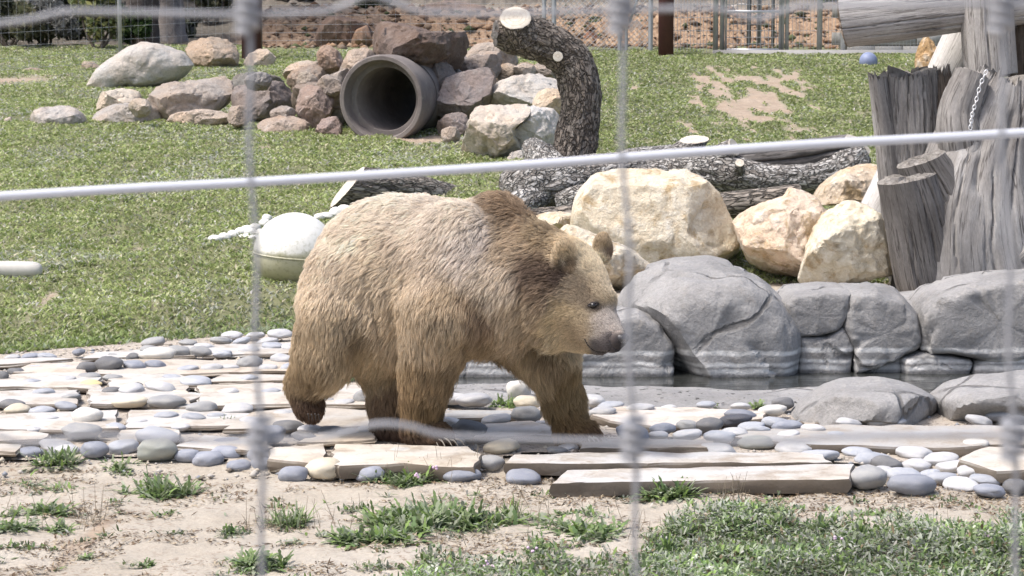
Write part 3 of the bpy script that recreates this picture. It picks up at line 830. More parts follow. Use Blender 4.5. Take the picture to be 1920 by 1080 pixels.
top = grock('boulder', 'huge dark topped brown boulder lying across the top of the pipe', [(688, 45), (700, 35), (733, 38), (773, 50), (807, 61), (843, 63), (867, 60), (876, 78), (873, 103), (858, 121), (813, 127), (767, 118), (727, 110), (703, 103), (690, 85)], (.15, .105, .085), mat=M_BLK, seed=20, bot=255, dY=.25, depth=.62, sharp=28, grow=1.04)
grock('boulder', 'tan and dark boulder behind the huge boulder, right of it', [(862, 108), (880, 92), (920, 79), (960, 90), (970, 118), (930, 126), (880, 120)], (.33, .275, .225), seed=21, bot=250, dY=1.6)
grock('rock', 'grey wedge shaped rock right of the huge boulder', [(853, 140), (865, 118), (890, 108), (925, 106), (938, 128), (922, 142), (880, 144)], (.26, .225, .205), seed=22, bot=250, dY=.8)
grock('rock', 'dark rounded rock against the upper right of the pipe', [(794, 145), (800, 125), (825, 116), (845, 120), (854, 140), (850, 154), (832, 178), (812, 175)], (.17, .15, .14), mat=M_DARK, seed=23, bot=250, dY=.12, grow=1.3)
grock('boulder', 'big flat faced purple grey slab standing right of the pipe', [(814, 206), (838, 152), (870, 140), (908, 133), (917, 150), (905, 210), (860, 213)], (.25, .215, .215), seed=24, bot=252, planes=3, cuts=[((-.15, -1, .45), .35)], rough=.02)
grock('rock', 'brown narrow rock behind the flat faced slab', [(898, 208), (908, 138), (930, 136), (932, 170), (918, 202)], BRN, seed=25, bot=252, dY=.35)
grock('boulder', 'pale grey boulder with tan streaks left of the curved trunk', [(910, 190), (925, 165), (960, 145), (1010, 136), (1056, 142), (1064, 172), (1040, 194), (1000, 198), (960, 208), (918, 206)], (.43, .415, .385), seed=26, bot=262, dY=.5)
grock('rock', 'cream rounded rock at the inner bend of the curved trunk', [(998, 196), (1010, 172), (1040, 167), (1060, 182), (1056, 204), (1010, 206)], (.52, .42, .30), seed=27, bot=270, dY=.1)
grock('boulder', 'large cream and grey boulder with an upper ledge left of the trunk foot', [(868, 288), (884, 236), (900, 210), (960, 194), (1000, 189), (994, 216), (962, 242), (972, 282), (950, 302), (890, 300)], (.47, .42, .355), seed=28, mat=M_GRAN)
grock('boulder', 'pale grey boulder touching the foot of the curved trunk', [(944, 250), (960, 214), (1010, 199), (1042, 196), (1058, 222), (1052, 278), (1010, 292), (960, 286)], (.50, .485, .46), seed=29, dY=-.2)
grock('rock', 'purple grey rock in the hollow below the flat faced slab', [(820, 240), (838, 218), (870, 216), (884, 240), (862, 259), (828, 260)], (.25, .205, .19), seed=30)
grock('rock', 'small grey rock in the grass below the large cream boulder', [(950, 300), (960, 284), (985, 281), (1000, 296), (980, 306)], (.36, .345, .33), seed=31, bot=304)
for k, (poly, lab) in enumerate([
    ([(930, 140), (936, 125), (955, 116), (972, 130), (962, 144)], 'small tan rock on the right slope of the pile'),
    ([(962, 132), (975, 118), (1000, 122), (1004, 138), (976, 142)], 'small brown rock next to the curved trunk bark'),
    ([(998, 128), (1012, 116), (1040, 130), (1046, 144), (1010, 142)], 'small grey brown rock under the arch of the trunk'),
    ([(922, 152), (934, 140), (956, 144), (960, 158), (930, 162)], 'small orange tan rock above the pale grey boulder'),
    ([(950, 150), (968, 142), (1004, 140), (1008, 146), (964, 160)], 'thin tan slab lying on the pale grey boulder')]):
    grock('rock', lab, poly, [(.36, .28, .2), (.27, .21, .16), (.31, .27, .23), (.40, .3, .2), (.42, .33, .24)][k], seed=40 + k, bot=250, dY=1.0 + .1 * k)
# rocks half buried between and behind, that the pile rests on
for k, (poly, dy, lab) in enumerate([
    ([(640, 150), (650, 120), (760, 100), (800, 130), (800, 180), (650, 180)], 2.2, 'grey brown boulder behind the pipe under the huge boulder'),
    ([(790, 260), (800, 170), (860, 140), (910, 170), (905, 262)], .95, 'dark brown boulder deep in the pile right of the pipe'),
    ([(545, 235), (560, 165), (640, 150), (660, 235)], 1.0, 'brown boulder deep in the pile left of the pipe'),
    ([(860, 160), (880, 120), (950, 118), (1000, 150), (990, 200), (880, 200)], 2.0, 'brown boulder behind the pale grey boulder in the pile')]):
    grock('boulder', lab, poly, (.22, .18, .15), seed=50 + k, bot=258, dY=dy)
for k, (cx, cy, w, h, dy, col, lab) in enumerate([
    (618, 160, 46, 36, .45, (.31, .27, .24), 'grey rock between the egg shaped rock and the round boulder'),
    (572, 148, 42, 28, .9, (.36, .29, .22), 'tan rock above the brown rounded rock in the left pile'),
    (526, 212, 50, 30, .3, (.27, .24, .22), 'grey brown rock filling the gap right of the dark rounded boulder'),
    (482, 150, 56, 26, .7, (.24, .22, .21), 'flat grey rock behind the dark rounded boulder'),
    (446, 214, 46, 34, .3, (.30, .25, .21), 'brown rock between the overhanging and the dark rounded boulder'),
    (262, 196, 44, 26, .5, (.40, .35, .29), 'tan rock behind the flat grey rock of the row'),
    (838, 182, 60, 62, .22, (.22, .19, .18), 'dark grey rock deep right of the pipe barrel'),
    (900, 226, 56, 44, .3, (.28, .235, .215), 'brown grey rock below the narrow rock right of the slab'),
    (940, 208, 48, 32, .2, (.40, .33, .25), 'tan rock at the foot of the pale streaked boulder'),
    (1004, 158, 54, 34, .7, (.36, .34, .31), 'pale grey rock above the cream rounded rock at the trunk'),
    (958, 172, 44, 28, .5, (.33, .27, .21), 'brown rock pressed against the pale streaked boulder'),
    (912, 112, 56, 34, 1.2, (.30, .25, .21), 'brown rock on top of the right pile behind the grey wedge'),
    (986, 132, 46, 28, 1.0, (.40, .33, .26), 'small tan rock high on the right pile'),
    (872, 158, 48, 38, .5, (.24, .205, .19), 'grey rock over the top edge of the flat faced slab'),
    (1024, 216, 50, 32, .1, (.44, .40, .35), 'pale rock between the cream rock and the trunk foot boulder'),
    (846, 252, 40, 26, .0, (.33, .27, .22), 'small brown rock on the soil right of the pipe mouth')]):
    r_ = np.random.default_rng(700 + k); a_ = np.linspace(0, 2 * np.pi, 9)[:-1] + r_.normal(size=8) * .15
    grock('rock', lab, [(cx + w / 2 * math.cos(q) * r_.uniform(.85, 1.15), cy + h / 2 * math.sin(q) * r_.uniform(.85, 1.15)) for q in a_], col, seed=200 + k, bot=max(cy + h / 2, 246) + 6, dY=dy, grow=1.1, planes=14)
# small stones behind at the left
grock('rock', 'small tan rock at the foot of the woven wire fence, far left', [(44, 132), (60, 127), (84, 129), (86, 136), (46, 137)], (.33, .26, .2), seed=60, group=None)
grock('rock', 'small round tan rock left of the large humped boulder', [(150, 128), (158, 115), (176, 114), (186, 124), (180, 132), (154, 132)], (.36, .29, .22), seed=61, group=None)
grock('rock', 'pale stone in the grass at the far left edge near the rock row', [(2, 232), (8, 222), (20, 221), (24, 231)], (.45, .36, .29), seed=62, group=None)

# cream limestone boulders in front of the logs
GC = 'cream limestone boulders before the logs'
def crock(label, poly, Yd, depth, col, seed, **kw):
    return rock('limestone_boulder', poly, Yd, depth, M_LIME, col, label, 'boulder', GC, seed=seed, **kw)
crock('largest cream limestone boulder, squarish with a flat top, above the dome of the pond wall', [(1074, 440), (1080, 400), (1092, 372), (1120, 336), (1160, 326), (1240, 322), (1300, 319), (1330, 336), (1350, 370), (1375, 420), (1400, 468), (1420, 512), (1380, 540), (1200, 545), (1090, 500)], 14.55, .5, (.62, .56, .45), 81, nu=110, nv=64, cuts=[((.75, -.8, .2), .62), ((-.2, -1, .25), .6), ((0, -.3, 1), .85)], rough=.06, fine=.012)
crock('pinkish cream limestone boulder with a pointed top, middle of the row', [(1366, 420), (1420, 394), (1480, 370), (1490, 351), (1530, 364), (1542, 390), (1562, 402), (1530, 440), (1522, 492), (1490, 530), (1440, 524), (1412, 502), (1385, 452)], 14.2, .4, (.60, .50, .41), 82, nu=96, nv=56, rough=.07)
crock('pale cream limestone boulder with a brown fractured face left of the big stump', [(1503, 534), (1520, 460), (1545, 400), (1590, 377), (1630, 384), (1667, 410), (1700, 480), (1690, 536), (1600, 540)], 13.75, .34, (.64, .60, .50), 83, nu=96, nv=56, cuts=[((.25, -1, -.1), .5)], rough=.06)
crock('rounded tan limestone boulder leaning behind the pale cream one', [(1528, 382), (1545, 350), (1585, 320), (1640, 307), (1668, 315), (1664, 352), (1642, 384), (1580, 390)], 14.9, .35, (.54, .455, .36), 84, nu=80, nv=48)
crock('low cream limestone rock just behind the head of the bear', [(1020, 440), (1060, 425), (1110, 440), (1190, 473), (1230, 500), (1218, 520), (1160, 560), (1080, 560)], 13.6, .3, (.62, .57, .48), 85, nu=80, nv=48)
crock('pale flat limestone slab lying under the long bark log', [(995, 408), (1040, 398), (1092, 402), (1100, 425), (1050, 440), (1000, 430)], 15.2, .25, (.6, .53, .42), 86)
rock('rock', [(1716, 138), (1722, 95), (1735, 70), (1750, 80), (1762, 138)], 16.0, .14, M_LIME, (.42, .29, .16), 'ochre rock standing behind the white leaning log', 'rock', seed=87)

# ---------------------------------------------------------------- logs
def m_bark(name, dark, mid, pale, sc=(1, 1), pale_amt=.6, bump=1.0, pale_at=.62):
    t = NT(name)
    uv = t.coord('UV', (sc[0], sc[1], 1))
    wob = t.new('ShaderNodeVectorMath', operation='ADD'); t.L(uv, wob.inputs[0])
    nz = t.new('ShaderNodeTexNoise'); nz.inputs['Scale'].default_value = 6; t.L(uv, nz.inputs['Vector'])
    ms = t.new('ShaderNodeVectorMath', operation='SCALE'); ms.inputs['Scale'].default_value = .35; t.L(nz.outputs['Color'], ms.inputs[0])
    t.L(ms.outputs[0], wob.inputs[1]); uvw = wob.outputs[0]
    ed = t.voro(uvw, 9, 'DISTANCE_TO_EDGE'); cell = t.voro(uvw, 9, 'F1', 1)
    n2 = t.noise(uv, 14, 7, .7); n1 = t.noise(uv, 1.6, 5, .6)
    c = t.mix(t.ramp(n2, [(.3, 0), (.7, 1)]), mid, tuple(x * 1.6 for x in mid))
    cs = t.new('ShaderNodeSeparateColor'); t.L(cell, cs.inputs[0])
    pm = t.math('MULTIPLY', t.ramp(t.math('ADD', t.math('MULTIPLY', cs.outputs[0], .4), n1), [(pale_at, 0), (pale_at + .22, 1)]), pale_amt)
    c = t.mix(pm, c, pale)
    frac = t.math('MULTIPLY', t.ramp(ed, [(.0, .8), (.14, 0)]), t.ramp(t.noise(uv, 7, 4), [(.35, .2), (.6, 1)])); c = t.mix(frac, c, dark)
    rdg = t.ramp(t.noise(t.coord('UV', (sc[0] * .5, sc[1] * 1.4, 1)), 8, 5, .65, .6), [(.44, 0), (.5, .75), (.56, 0)]); c = t.mix(rdg, c, dark)
    b = t.bump(t.ramp(ed, [(0, 0), (.16, 1)]), bump, .025); b = t.bump(n2, .6, .012, b)
    return t.done(c, .92, b, .2)
M_BARK = m_bark('rough_oak_bark', (.05, .041, .035), (.21, .178, .15), (.40, .37, .335), (1.5, 2.6), .35)
M_BARKP = m_bark('pale_oak_bark', (.06, .053, .048), (.25, .23, .21), (.52, .505, .48), (1.9, 2.8), .9, pale_at=.5)
M_BARKF = m_bark('furrowed_bark', (.025, .021, .018), (.24, .21, .18), (.46, .43, .39), (.8, 2.6), .5)
def m_wood(name, dark, mid, pale, streak=(.55, 3.4), bump=.8):
    t = NT(name)
    uv = t.coord('UV', (streak[0], streak[1], 1)); uv0 = t.coord('UV')
    n1 = t.noise(uv, 2.6, 8, .68, .9); n2 = t.noise(uv, 9, 6, .7); n3 = t.noise(uv0, 2.2, 5, .6, .4)
    c = t.mix(t.ramp(n1, [(.3, 0), (.68, 1)]), mid, pale)
    c = t.mix(t.ramp(n3, [(.35, 0), (.72, .75)]), c, tuple(.55 * a + .45 * b for a, b in zip(mid, dark)))
    c = t.mix(t.ramp(n2, [(.60, 0), (.72, .85)]), c, dark)
    crk = t.ramp(t.noise(t.coord('UV', (.35, 7, 1)), 1.9, 5, .6, .3), [(.485, 0), (.497, 1), (.503, 1), (.515, 0)])
    c = t.mix(t.math('MULTIPLY', crk, .75), c, dark)
    fl = t.noise(t.coord('UV', (3, 9, 1)), 12, 6, .75)
    c = t.mix(.35, c, t.ramp(fl, [(.3, .22), (.5, .5), (.7, .8)]), 'OVERLAY')
    b = t.bump(n1, bump, .011); b = t.bump(n2, bump * .8, .008, b); b = t.bump(fl, .5, .006, b)
    return t.done(c, .85, b, .25)
M_WOOD = m_wood('weathered_grey_wood', (.04, .034, .03), (.19, .175, .162), (.42, .405, .39))
M_WOODL = m_wood('light_weathered_wood', (.07, .06, .053), (.27, .25, .235), (.50, .485, .465))
M_WOODD = m_wood('dark_weathered_wood', (.03, .026, .023), (.10, .09, .082), (.26, .245, .235))
M_WOODB = m_wood('brown_stained_wood', (.025, .02, .017), (.12, .088, .064), (.27, .225, .185))
M_WOODW = m_wood('bleached_white_wood', (.25, .23, .21), (.50, .48, .45), (.70, .68, .65))
t = NT('fresh_cut_wood')
co = t.coord(); dst = t.new('ShaderNodeVectorMath', operation='LENGTH'); t.L(co, dst.inputs[0])
w_ = t.new('ShaderNodeMath', operation='SINE'); t.L(t.math('MULTIPLY', t.math('ADD', dst.outputs['Value'], t.math('MULTIPLY', t.noise(co, 9), .05)), 190), w_.inputs[0])
n = t.noise(co, 18, 6, .7)
c = t.mix(t.ramp(n, [(.35, 0), (.7, 1)]), (.50, .45, .37), (.66, .62, .55))
c = t.mix(t.math('MULTIPLY', t.ramp(w_.outputs[0], [(.5, 0), (1, 1)]), .4), c, (.36, .28, .2))
M_CUT = t.done(c, .8, t.bump(n, .3, .006), .25)
t = NT('weathered_cut_wood')
co = t.coord(); dst = t.new('ShaderNodeVectorMath', operation='LENGTH'); t.L(co, dst.inputs[0])
w_ = t.new('ShaderNodeMath', operation='SINE'); t.L(t.math('MULTIPLY', t.math('ADD', dst.outputs['Value'], t.math('MULTIPLY', t.noise(co, 9), .06)), 160), w_.inputs[0])
n = t.noise(co, 22, 6, .7)
c = t.mix(t.ramp(n, [(.35, 0), (.7, 1)]), (.16, .145, .13), (.34, .32, .295))
c = t.mix(t.math('MULTIPLY', t.ramp(w_.outputs[0], [(.5, 0), (1, 1)]), .3), c, (.08, .07, .06))
M_CUTG = t.done(c, .9, t.bump(n, .4, .008), .2)

def log_part(name, pts, mat, parent, seed=0, n=64, step=.03, bark=.03, lumps=.10, ends=(None, None), bscale=(7, 5), flat=None, tilt=(None, None), flare=0.0, grooves=(), ragged=0.0):
    """pts rows (px, py, Y, radius_px) -> a log; ends: cut face materials at start / end"""
    W = np.array([[*P(a, b, Yd), r / F * Yd] for a, b, Yd, r in pts])
    Lg = np.linalg.norm(np.diff(W[:, :3], axis=0), axis=1).sum()
    m = max(8, int(Lg / step))
    S_ = smooth_path(W, m)
    C, R = S_[:, :3], S_[:, 3]
    if flare: R = R * (1 + flare * np.exp(-np.linspace(0, 1, m) * 7))
    tt0, A0, B0 = frames(C); mm = len(C) // 2
    thc = math.atan2(-B0[mm][1], -A0[mm][1])
    slen = np.linalg.norm(np.diff(C, axis=0), axis=1).sum()
    def disp(s, th, r):
        return disp0(s, th, r) + groove(s, th, r)
    def groove(s, th, r):
        o = np.zeros_like(s)
        for (off, wd, dp, s0, s1) in grooves:
            tc_ = thc + off + .10 * pn(np.stack([s * 2.2, s * 0 + off * 9, s * 0 + seed], 1)) + .05 * pn(np.stack([s * 9, s * 0 + off * 5, s * 0 + seed], 1))
            dth = (th - tc_ + np.pi) % (2 * np.pi) - np.pi
            win = sstep(s / slen, s0 - .08, s0 + .02) * (1 - sstep(s / slen, s1 - .02, s1 + .08))
            o = o - r * dp * np.exp(-(dth / wd) ** 2) * win
        return o
    def disp0(s, th, r):
        p = np.stack([s * bscale[0] * .35, np.cos(th) * r * bscale[1], np.sin(th) * r * bscale[1]], 1) + seed * 5.3
        q = np.stack([s * bscale[0], np.cos(th) * r * bscale[1] * 4.5, np.sin(th) * r * bscale[1] * 4.5], 1) + seed * 3.1
        return r * lumps * fbm(p, 3) + bark * r * (ridged(q, 3) - 1.0)
    V, Fc, (S, TH) = tube_arr(C, R, n, caps=False, disp=disp)
    # slanted cuts: shift end rings along the axis
    tt, A, B = frames(C)
    uvs = np.stack([S.ravel(), TH.ravel() / (2 * np.pi) * 2 * np.pi * R.mean()], 1)
    rings = V.reshape(m, n, 3)
    for e, tl in ((0, tilt[0]), (-1, tilt[1])):
        if tl is not None:
            nr = np.array(tl, float); nr /= np.linalg.norm(nr)
            tv = tt[e]; c0 = C[e]
            kk = int(np.clip(2.2 * R[e] / step, 4, m - 2))
            rr_ = range(0, kk) if e == 0 else range(m - kk, m)
            for q in rr_:
                wgt = 1 - (q / kk if e == 0 else (m - 1 - q) / kk)
                d = rings[q] - C[q]
                sh = -(d @ nr) / (tv @ nr)
                rings[q] = rings[q] + sh[:, None] * tv * wgt
    if ragged:
        a_ = np.arange(n) / n * 2 * np.pi
        nz_ = fbm(np.stack([np.cos(a_) * 4 + seed, np.sin(a_) * 4, a_ * 0], 1), 4, .7) * ragged + .5 * ragged * RNG.normal(size=n)
        for q in range(m - 5, m): rings[q] = rings[q] + (nz_ * (1 - (m - 1 - q) / 5))[:, None] * tt[-1]
    V = rings.reshape(-1, 3)
    org = C[np.argmin(C[:, 2])]
    o = mk(name, V, Fc, mat, parent, True, 50, origin=org)
    me = o.data
    uvl = me.uv_layers.new(name='UVMap')
    vi = np.zeros(len(me.loops), np.int32); me.loops.foreach_get('vertex_index', vi)
    uvl.data.foreach_set('uv', uvs[vi].astype(np.float32).ravel())
    faces = []
    for e, mt in ((0, ends[0]), (m - 1, ends[1])):
        if mt is None: continue
        ring = rings[e]; cc = ring.mean(0); out = -tt[0] if e == 0 else tt[-1]
        rg_ = np.random.default_rng(seed); rf = .05 * R[e] if mt is not M_CUT else .015 * R[e]
        k3 = [ring + out * .001, cc + (ring - cc) * .96 + out * (.006 + rf * rg_.normal(size=n) * .5)[:, None], cc + (ring - cc) * .55 + out * (.007 + rf * rg_.normal(size=n))[:, None], (cc + out * .008)[None]]
        Vc = np.concatenate(k3)
        i = np.arange(n); j = (i + 1) % n
        Qc = np.concatenate([np.stack([i, j, n + j, n + i], 1), np.stack([n + i, n + j, 2 * n + j, 2 * n + i], 1)])
        Tc = np.stack([2 * n + i, 2 * n + j, np.full(n, 3 * n)], 1)
        if e == 0: Qc = Qc[:, ::-1]; Tc = Tc[:, ::-1]
        faces.append((Vc, [Qc, Tc], mt, cc))
    for Vc, fc, mt, cc in faces:
        mk('cut_face', Vc, fc, mt, o if parent is not None else o, True, 40, origin=cc)
    return o

# left log with a long white slanting cut
gp = ground(640, 390); Yl = gp[1]
o = log_part('oak_log', [(651, 350, Yl + .05, 42), (740, 364, Yl + .4, 43), (830, 384, Yl + .9, 42), (900, 400, Yl + 1.4, 40)], M_BARKF, None, 1, n=90, ends=(M_CUT, M_CUT), bark=.05, lumps=.06, tilt=((-.72, -.14, .69), None))
tag(o, 'short furrowed log with a slanting white cut end on the lawn behind the bear', 'log')

# fallen tree lying across the slope
ft = empty('fallen_tree', ground(1150, 385))
tag(ft, 'fallen pale barked tree with sawn limbs lying behind the cream boulders', 'fallen tree')
Yf = 16.6
log_part('trunk', [(958, 372, Yf, 34), (985, 350, Yf, 52), (1040, 348, Yf, 50), (1110, 335, Yf + .1, 42), (1190, 318, Yf + .2, 40), (1262, 300, Yf + .3, 32), (1300, 262, Yf + .3, 20)], M_BARKP, ft, 2, n=100, step=.022, ends=(M_BARKP, M_CUT), lumps=.16, bark=.05, tilt=(None, (0, -.35, 1)))
log_part('limb', [(1050, 384, Yf - .25, 22), (1090, 372, Yf - .3, 26), (1180, 352, Yf - .3, 30), (1250, 330, Yf - .1, 32)], M_BARKP, ft, 3, n=70, lumps=.15, bark=.05)
log_part('limb', [(1230, 322, Yf, 34), (1330, 322, Yf - .25, 40), (1440, 338, Yf - .35, 30), (1530, 334, Yf - .3, 30), (1585, 312, Yf - .2, 36), (1610, 296, Yf - .1, 30)], M_BARKP, ft, 4, n=90, step=.022, ends=(None, M_CUT), lumps=.14, bark=.05)
log_part('split_limb', [(1335, 300, Yf - .1, 24), (1400, 302, Yf - .2, 26), (1490, 292, Yf - .2, 28), (1560, 280, Yf - .15, 26), (1608, 272, Yf - .1, 22)], M_WOODD, ft, 5, n=90, step=.022, ends=(None, M_CUT), lumps=.12, bark=.07, grooves=((.1, .10, .3, 0, 1), (-.6, .06, .2, .2, 1)), tilt=(None, (.7, -.5, .6)))
log_part('limb_stub', [(1330, 312, Yf - .2, 26), (1352, 292, Yf - .3, 22), (1376, 276, Yf - .35, 17)], M_BARKP, ft, 6, n=48, ends=(None, M_CUT), tilt=(None, (.9, -.6, .5)))
log_part('limb_stub', [(1385, 322, Yf - .5, 12), (1386, 312, Yf - .55, 10), (1387, 306, Yf - .58, 9)], M_BARKP, ft, 7, n=32, step=.01, ends=(None, M_CUT))
log_part('limb', [(1010, 372, Yf - .1, 30), (975, 385, Yf - .25, 26), (950, 398, Yf - .3, 20)], M_BARKP, ft, 8, n=60, lumps=.15, bark=.05)
log_part('limb', [(1060, 335, Yf + .1, 26), (1020, 300, Yf + .5, 30), (1000, 280, Yf + .9, 22)], M_BARKP, ft, 9, n=60, lumps=.15, bark=.05)

o = log_part('long_log', [(985, 412, 15.7, 20), (1100, 404, 15.7, 22), (1300, 390, 15.7, 25), (1500, 372, 15.7, 27)], M_BARKF, None, 10, n=70, ends=(M_CUTG, M_CUTG), lumps=.05, bark=.03)
tag(o, 'long straight grey log with fine bark lying in front of the fallen tree', 'log')

# the curved trunk that arches over the rocks
Yt = 17.1
ct = empty('curved_trunk', P(1070, 345, Yt))
tag(ct, 'curved dark barked trunk arching to the left with a white sawn top', 'tree trunk')
log_part('trunk', [(1062, 355, Yt, 38), (1068, 310, Yt, 36), (1078, 262, Yt, 39), (1090, 205, Yt, 37), (1086, 158, Yt, 38), (1068, 112, Yt, 40), (1028, 84, Yt - .05, 39), (985, 66, Yt - .1, 38), (950, 62, Yt - .12, 32), (930, 62, Yt - .14, 24)], M_BARK, ct, 11, n=110, step=.018, ends=(None, M_WOODD), lumps=.16, bark=.07, flare=.15)
log_part('cut_branch', [(985, 74, Yt - .15, 32), (974, 52, Yt - .2, 30), (967, 34, Yt - .24, 28)], M_BARK, ct, 12, n=64, step=.015, ends=(None, M_CUT), lumps=.05, bark=.05, tilt=(None, (-.1, -.8, .75)))
log_part('knot', [(1046, 108, Yt - .12, 11), (1046, 106, Yt - .21, 9.5)], M_BARK, ct, 13, n=28, step=.01, ends=(None, M_CUT), lumps=.02, bark=.02)
log_part('knot', [(932, 64, Yt - .2, 9), (927, 66, Yt - .30, 7)], M_BARK, ct, 14, n=28, step=.01, ends=(None, M_CUTG), lumps=.02, bark=.02)

# the weathered stumps and posts at the right
st = empty('forked_stump', P(1790, 540, 13.7))
tag(st, 'massive weathered grey forked stump with two low sawn forks at the pond', 'stump')
log_part('trunk', [(1828, 560, 13.75, 160), (1824, 500, 13.72, 146), (1818, 420, 13.7, 124), (1828, 330, 13.75, 102), (1850, 250, 13.85, 84), (1868, 190, 13.9, 68), (1880, 150, 13.92, 52)], M_WOOD, st, 21, n=200, step=.016, lumps=.08, bark=.007, bscale=(2.4, 4), flare=.08, grooves=((-.55, .022, .12, .35, 1), (.5, .025, .14, .45, 1), (.05, .016, .07, .0, .5), (.9, .02, .10, 0, .6), (-.2, .10, .14, .45, .62), (.3, .09, .12, .6, .8), (-.9, .02, .1, .2, .9)), ragged=.04, ends=(None, M_CUTG))
log_part('stump_base', [(1800, 562, 13.62, 112), (1796, 500, 13.58, 108), (1795, 430, 13.58, 98), (1806, 360, 13.64, 84), (1822, 300, 13.74, 64)], M_WOOD, st, 33, n=170, step=.016, lumps=.07, bark=.006, bscale=(2, 4), grooves=((.35, .02, .08, .1, .7), (-.25, .02, .07, .3, .95), (.1, .12, .12, .72, .86)))
log_part('fork', [(1752, 552, 13.55, 64), (1738, 500, 13.5, 66), (1722, 420, 13.45, 62), (1700, 334, 13.4, 56)], M_WOODD, st, 22, n=130, step=.016, lumps=.06, bark=.015, grooves=((.15, .03, .10, .3, .95), (-.5, .03, .08, 0, .6), (.62, .04, .12, .5, 1)), bscale=(2, 6), ends=(None, M_CUTG), tilt=(None, (-.2, -.06, 1)))
log_part('fork', [(1790, 440, 13.55, 60), (1764, 370, 13.52, 56), (1726, 300, 13.5, 46)], M_WOODD, st, 23, n=110, step=.016, lumps=.06, bark=.015, grooves=((.1, .03, .10, .4, 1), (-.45, .04, .12, .3, 1)), bscale=(2, 6), ends=(None, M_CUTG), tilt=(None, (-.35, -.06, 1)))
log_part('fork', [(1812, 350, 13.85, 40), (1802, 270, 13.66, 44), (1798, 210, 13.66, 38), (1822, 140, 13.7, 32)], M_WOOD, st, 24, n=80, step=.016, lumps=.12, bark=.05, bscale=(3, 6), ends=(None, M_CUTG))
log_part('burl', [(1880, 520, 13.5, 34), (1915, 475, 13.45, 46), (1950, 470, 13.5, 44)], M_WOOD, st, 25, n=80, step=.016, lumps=.25, bark=.08, bscale=(8, 8))
sp_ = empty('split_stump', P(1700, 540, 14.3))
tag(sp_, 'tall split grey stump with a ragged flat top behind the forked stump', 'stump')
log_part('stump_half', [(1722, 560, 14.3, 60), (1716, 420, 14.3, 58), (1712, 270, 14.3, 56), (1708, 140, 14.3, 52)], M_WOOD, sp_, 26, n=150, step=.016, lumps=.07, bark=.05, bscale=(2.5, 7), grooves=((.25, .03, .14, .5, 1), (-.3, .025, .10, .6, 1), (.7, .05, .2, .4, 1)), ragged=.035, ends=(None, M_CUTG))
log_part('stump_slab', [(1694, 560, 14.2, 24), (1676, 420, 14.2, 22), (1660, 270, 14.2, 20), (1645, 146, 14.2, 17)], M_WOOD, sp_, 27, n=80, step=.016, lumps=.08, bark=.05, bscale=(2.5, 7), ragged=.025, ends=(None, M_CUTG))
log_part('stump_slab', [(1790, 420, 14.2, 30), (1778, 280, 14.2, 26), (1766, 142, 14.25, 16)], M_WOODB, sp_, 28, n=80, step=.016, lumps=.14, bark=.08, bscale=(2.5, 7), ragged=.05, ends=(None, M_CUTG))
o = log_part('post_log', [(1858, 140, 14.05, 50), (1852, 60, 14.05, 50), (1846, -90, 14.05, 48)], M_WOODL, None, 29, n=130, step=.016, lumps=.04, bark=.015, bscale=(1.5, 6), grooves=((-.25, .03, .14, 0, 1), (.55, .03, .10, .2, 1)), ends=(M_CUTG, M_CUTG))
tag(o, 'upright grey post log standing on top of the forked stump', 'log')
o = log_part('beam_log', [(1582, 44, 14.0, 45), (1680, 33, 14.05, 44), (1800, 18, 14.12, 42), (2040, -10, 14.25, 42)], M_WOODL, None, 30, n=130, step=.02, lumps=.04, bark=.015, bscale=(1.5, 6), grooves=((.2, .03, .10, .0, .5), (-.5, .03, .08, .3, 1), (.7, .03, .12, .1, .8)), ends=(M_WOODB, M_CUTG), tilt=((-1, .25, -.22), None))
tag(o, 'horizontal grey beam log jutting left from the upright post log', 'log')
o = log_part('leaning_log', [(1812, 60, 14.55, 38), (1760, 170, 14.5, 38), (1700, 290, 14.45, 38), (1640, 410, 14.4, 36), (1600, 490, 14.35, 34)], M_WOODW, None, 31, n=80, step=.02, lumps=.03, bark=.012, bscale=(1.5, 6), ends=(M_CUT, M_CUT))
tag(o, 'bleached white log leaning behind the stumps', 'log')
o = log_part('standing_log', [(1950, 600, 14.2, 60), (1945, 400, 14.2, 62), (1948, 200, 14.25, 58), (1955, -60, 14.3, 54)], M_WOODB, None, 32, n=80, step=.02, lumps=.12, bark=.08, bscale=(2.5, 7), ends=(None, M_CUTG))
tag(o, 'dark brown standing log cut by the right edge of the view', 'log')

# chain hanging on the stump
M_STEEL = plain('galvanised_steel', (.42, .43, .45), .45, .6)
M_CHAIN = plain('bright_chain_steel', (.75, .75, .76), .35, .5, var=.05)
M_RUST = plain('red_brown_steel', (.085, .035, .032), .55, .1)
ch = empty('chain', P(1822, 240, 13.35))
tag(ch, 'bright steel chain hanging down the grey forked stump', 'chain')
cp = smooth_path([(1850, 132), (1838, 160), (1830, 190), (1823, 215), (1820, 236)], 15)
for k in range(15):
    a = P(cp[k, 0], cp[k, 1], 13.42)
    b_ = P(*cp[min(k + 1, 14)], 13.42) if k < 14 else a + (a - P(*cp[13], 13.42))
    th = np.linspace(0, 2 * np.pi, 14, endpoint=False)
    d = (b_ - a) / np.linalg.norm(b_ - a)
    sd = np.cross(d, [0, 1, 0]); sd /= np.linalg.norm(sd)
    if k % 2: sd = .35 * sd + np.array([0, .94, 0])
    ring = a + .5 * (b_ - a) + np.cos(th)[:, None] * d * .016 + np.sin(th)[:, None] * sd * .0095
    ring = np.concatenate([ring, ring[:1]])
    V, Fc, _ = tube_arr(ring, np.full(15, .0034), 6, caps=False)
    mk('link', V, Fc, M_CHAIN, ch)

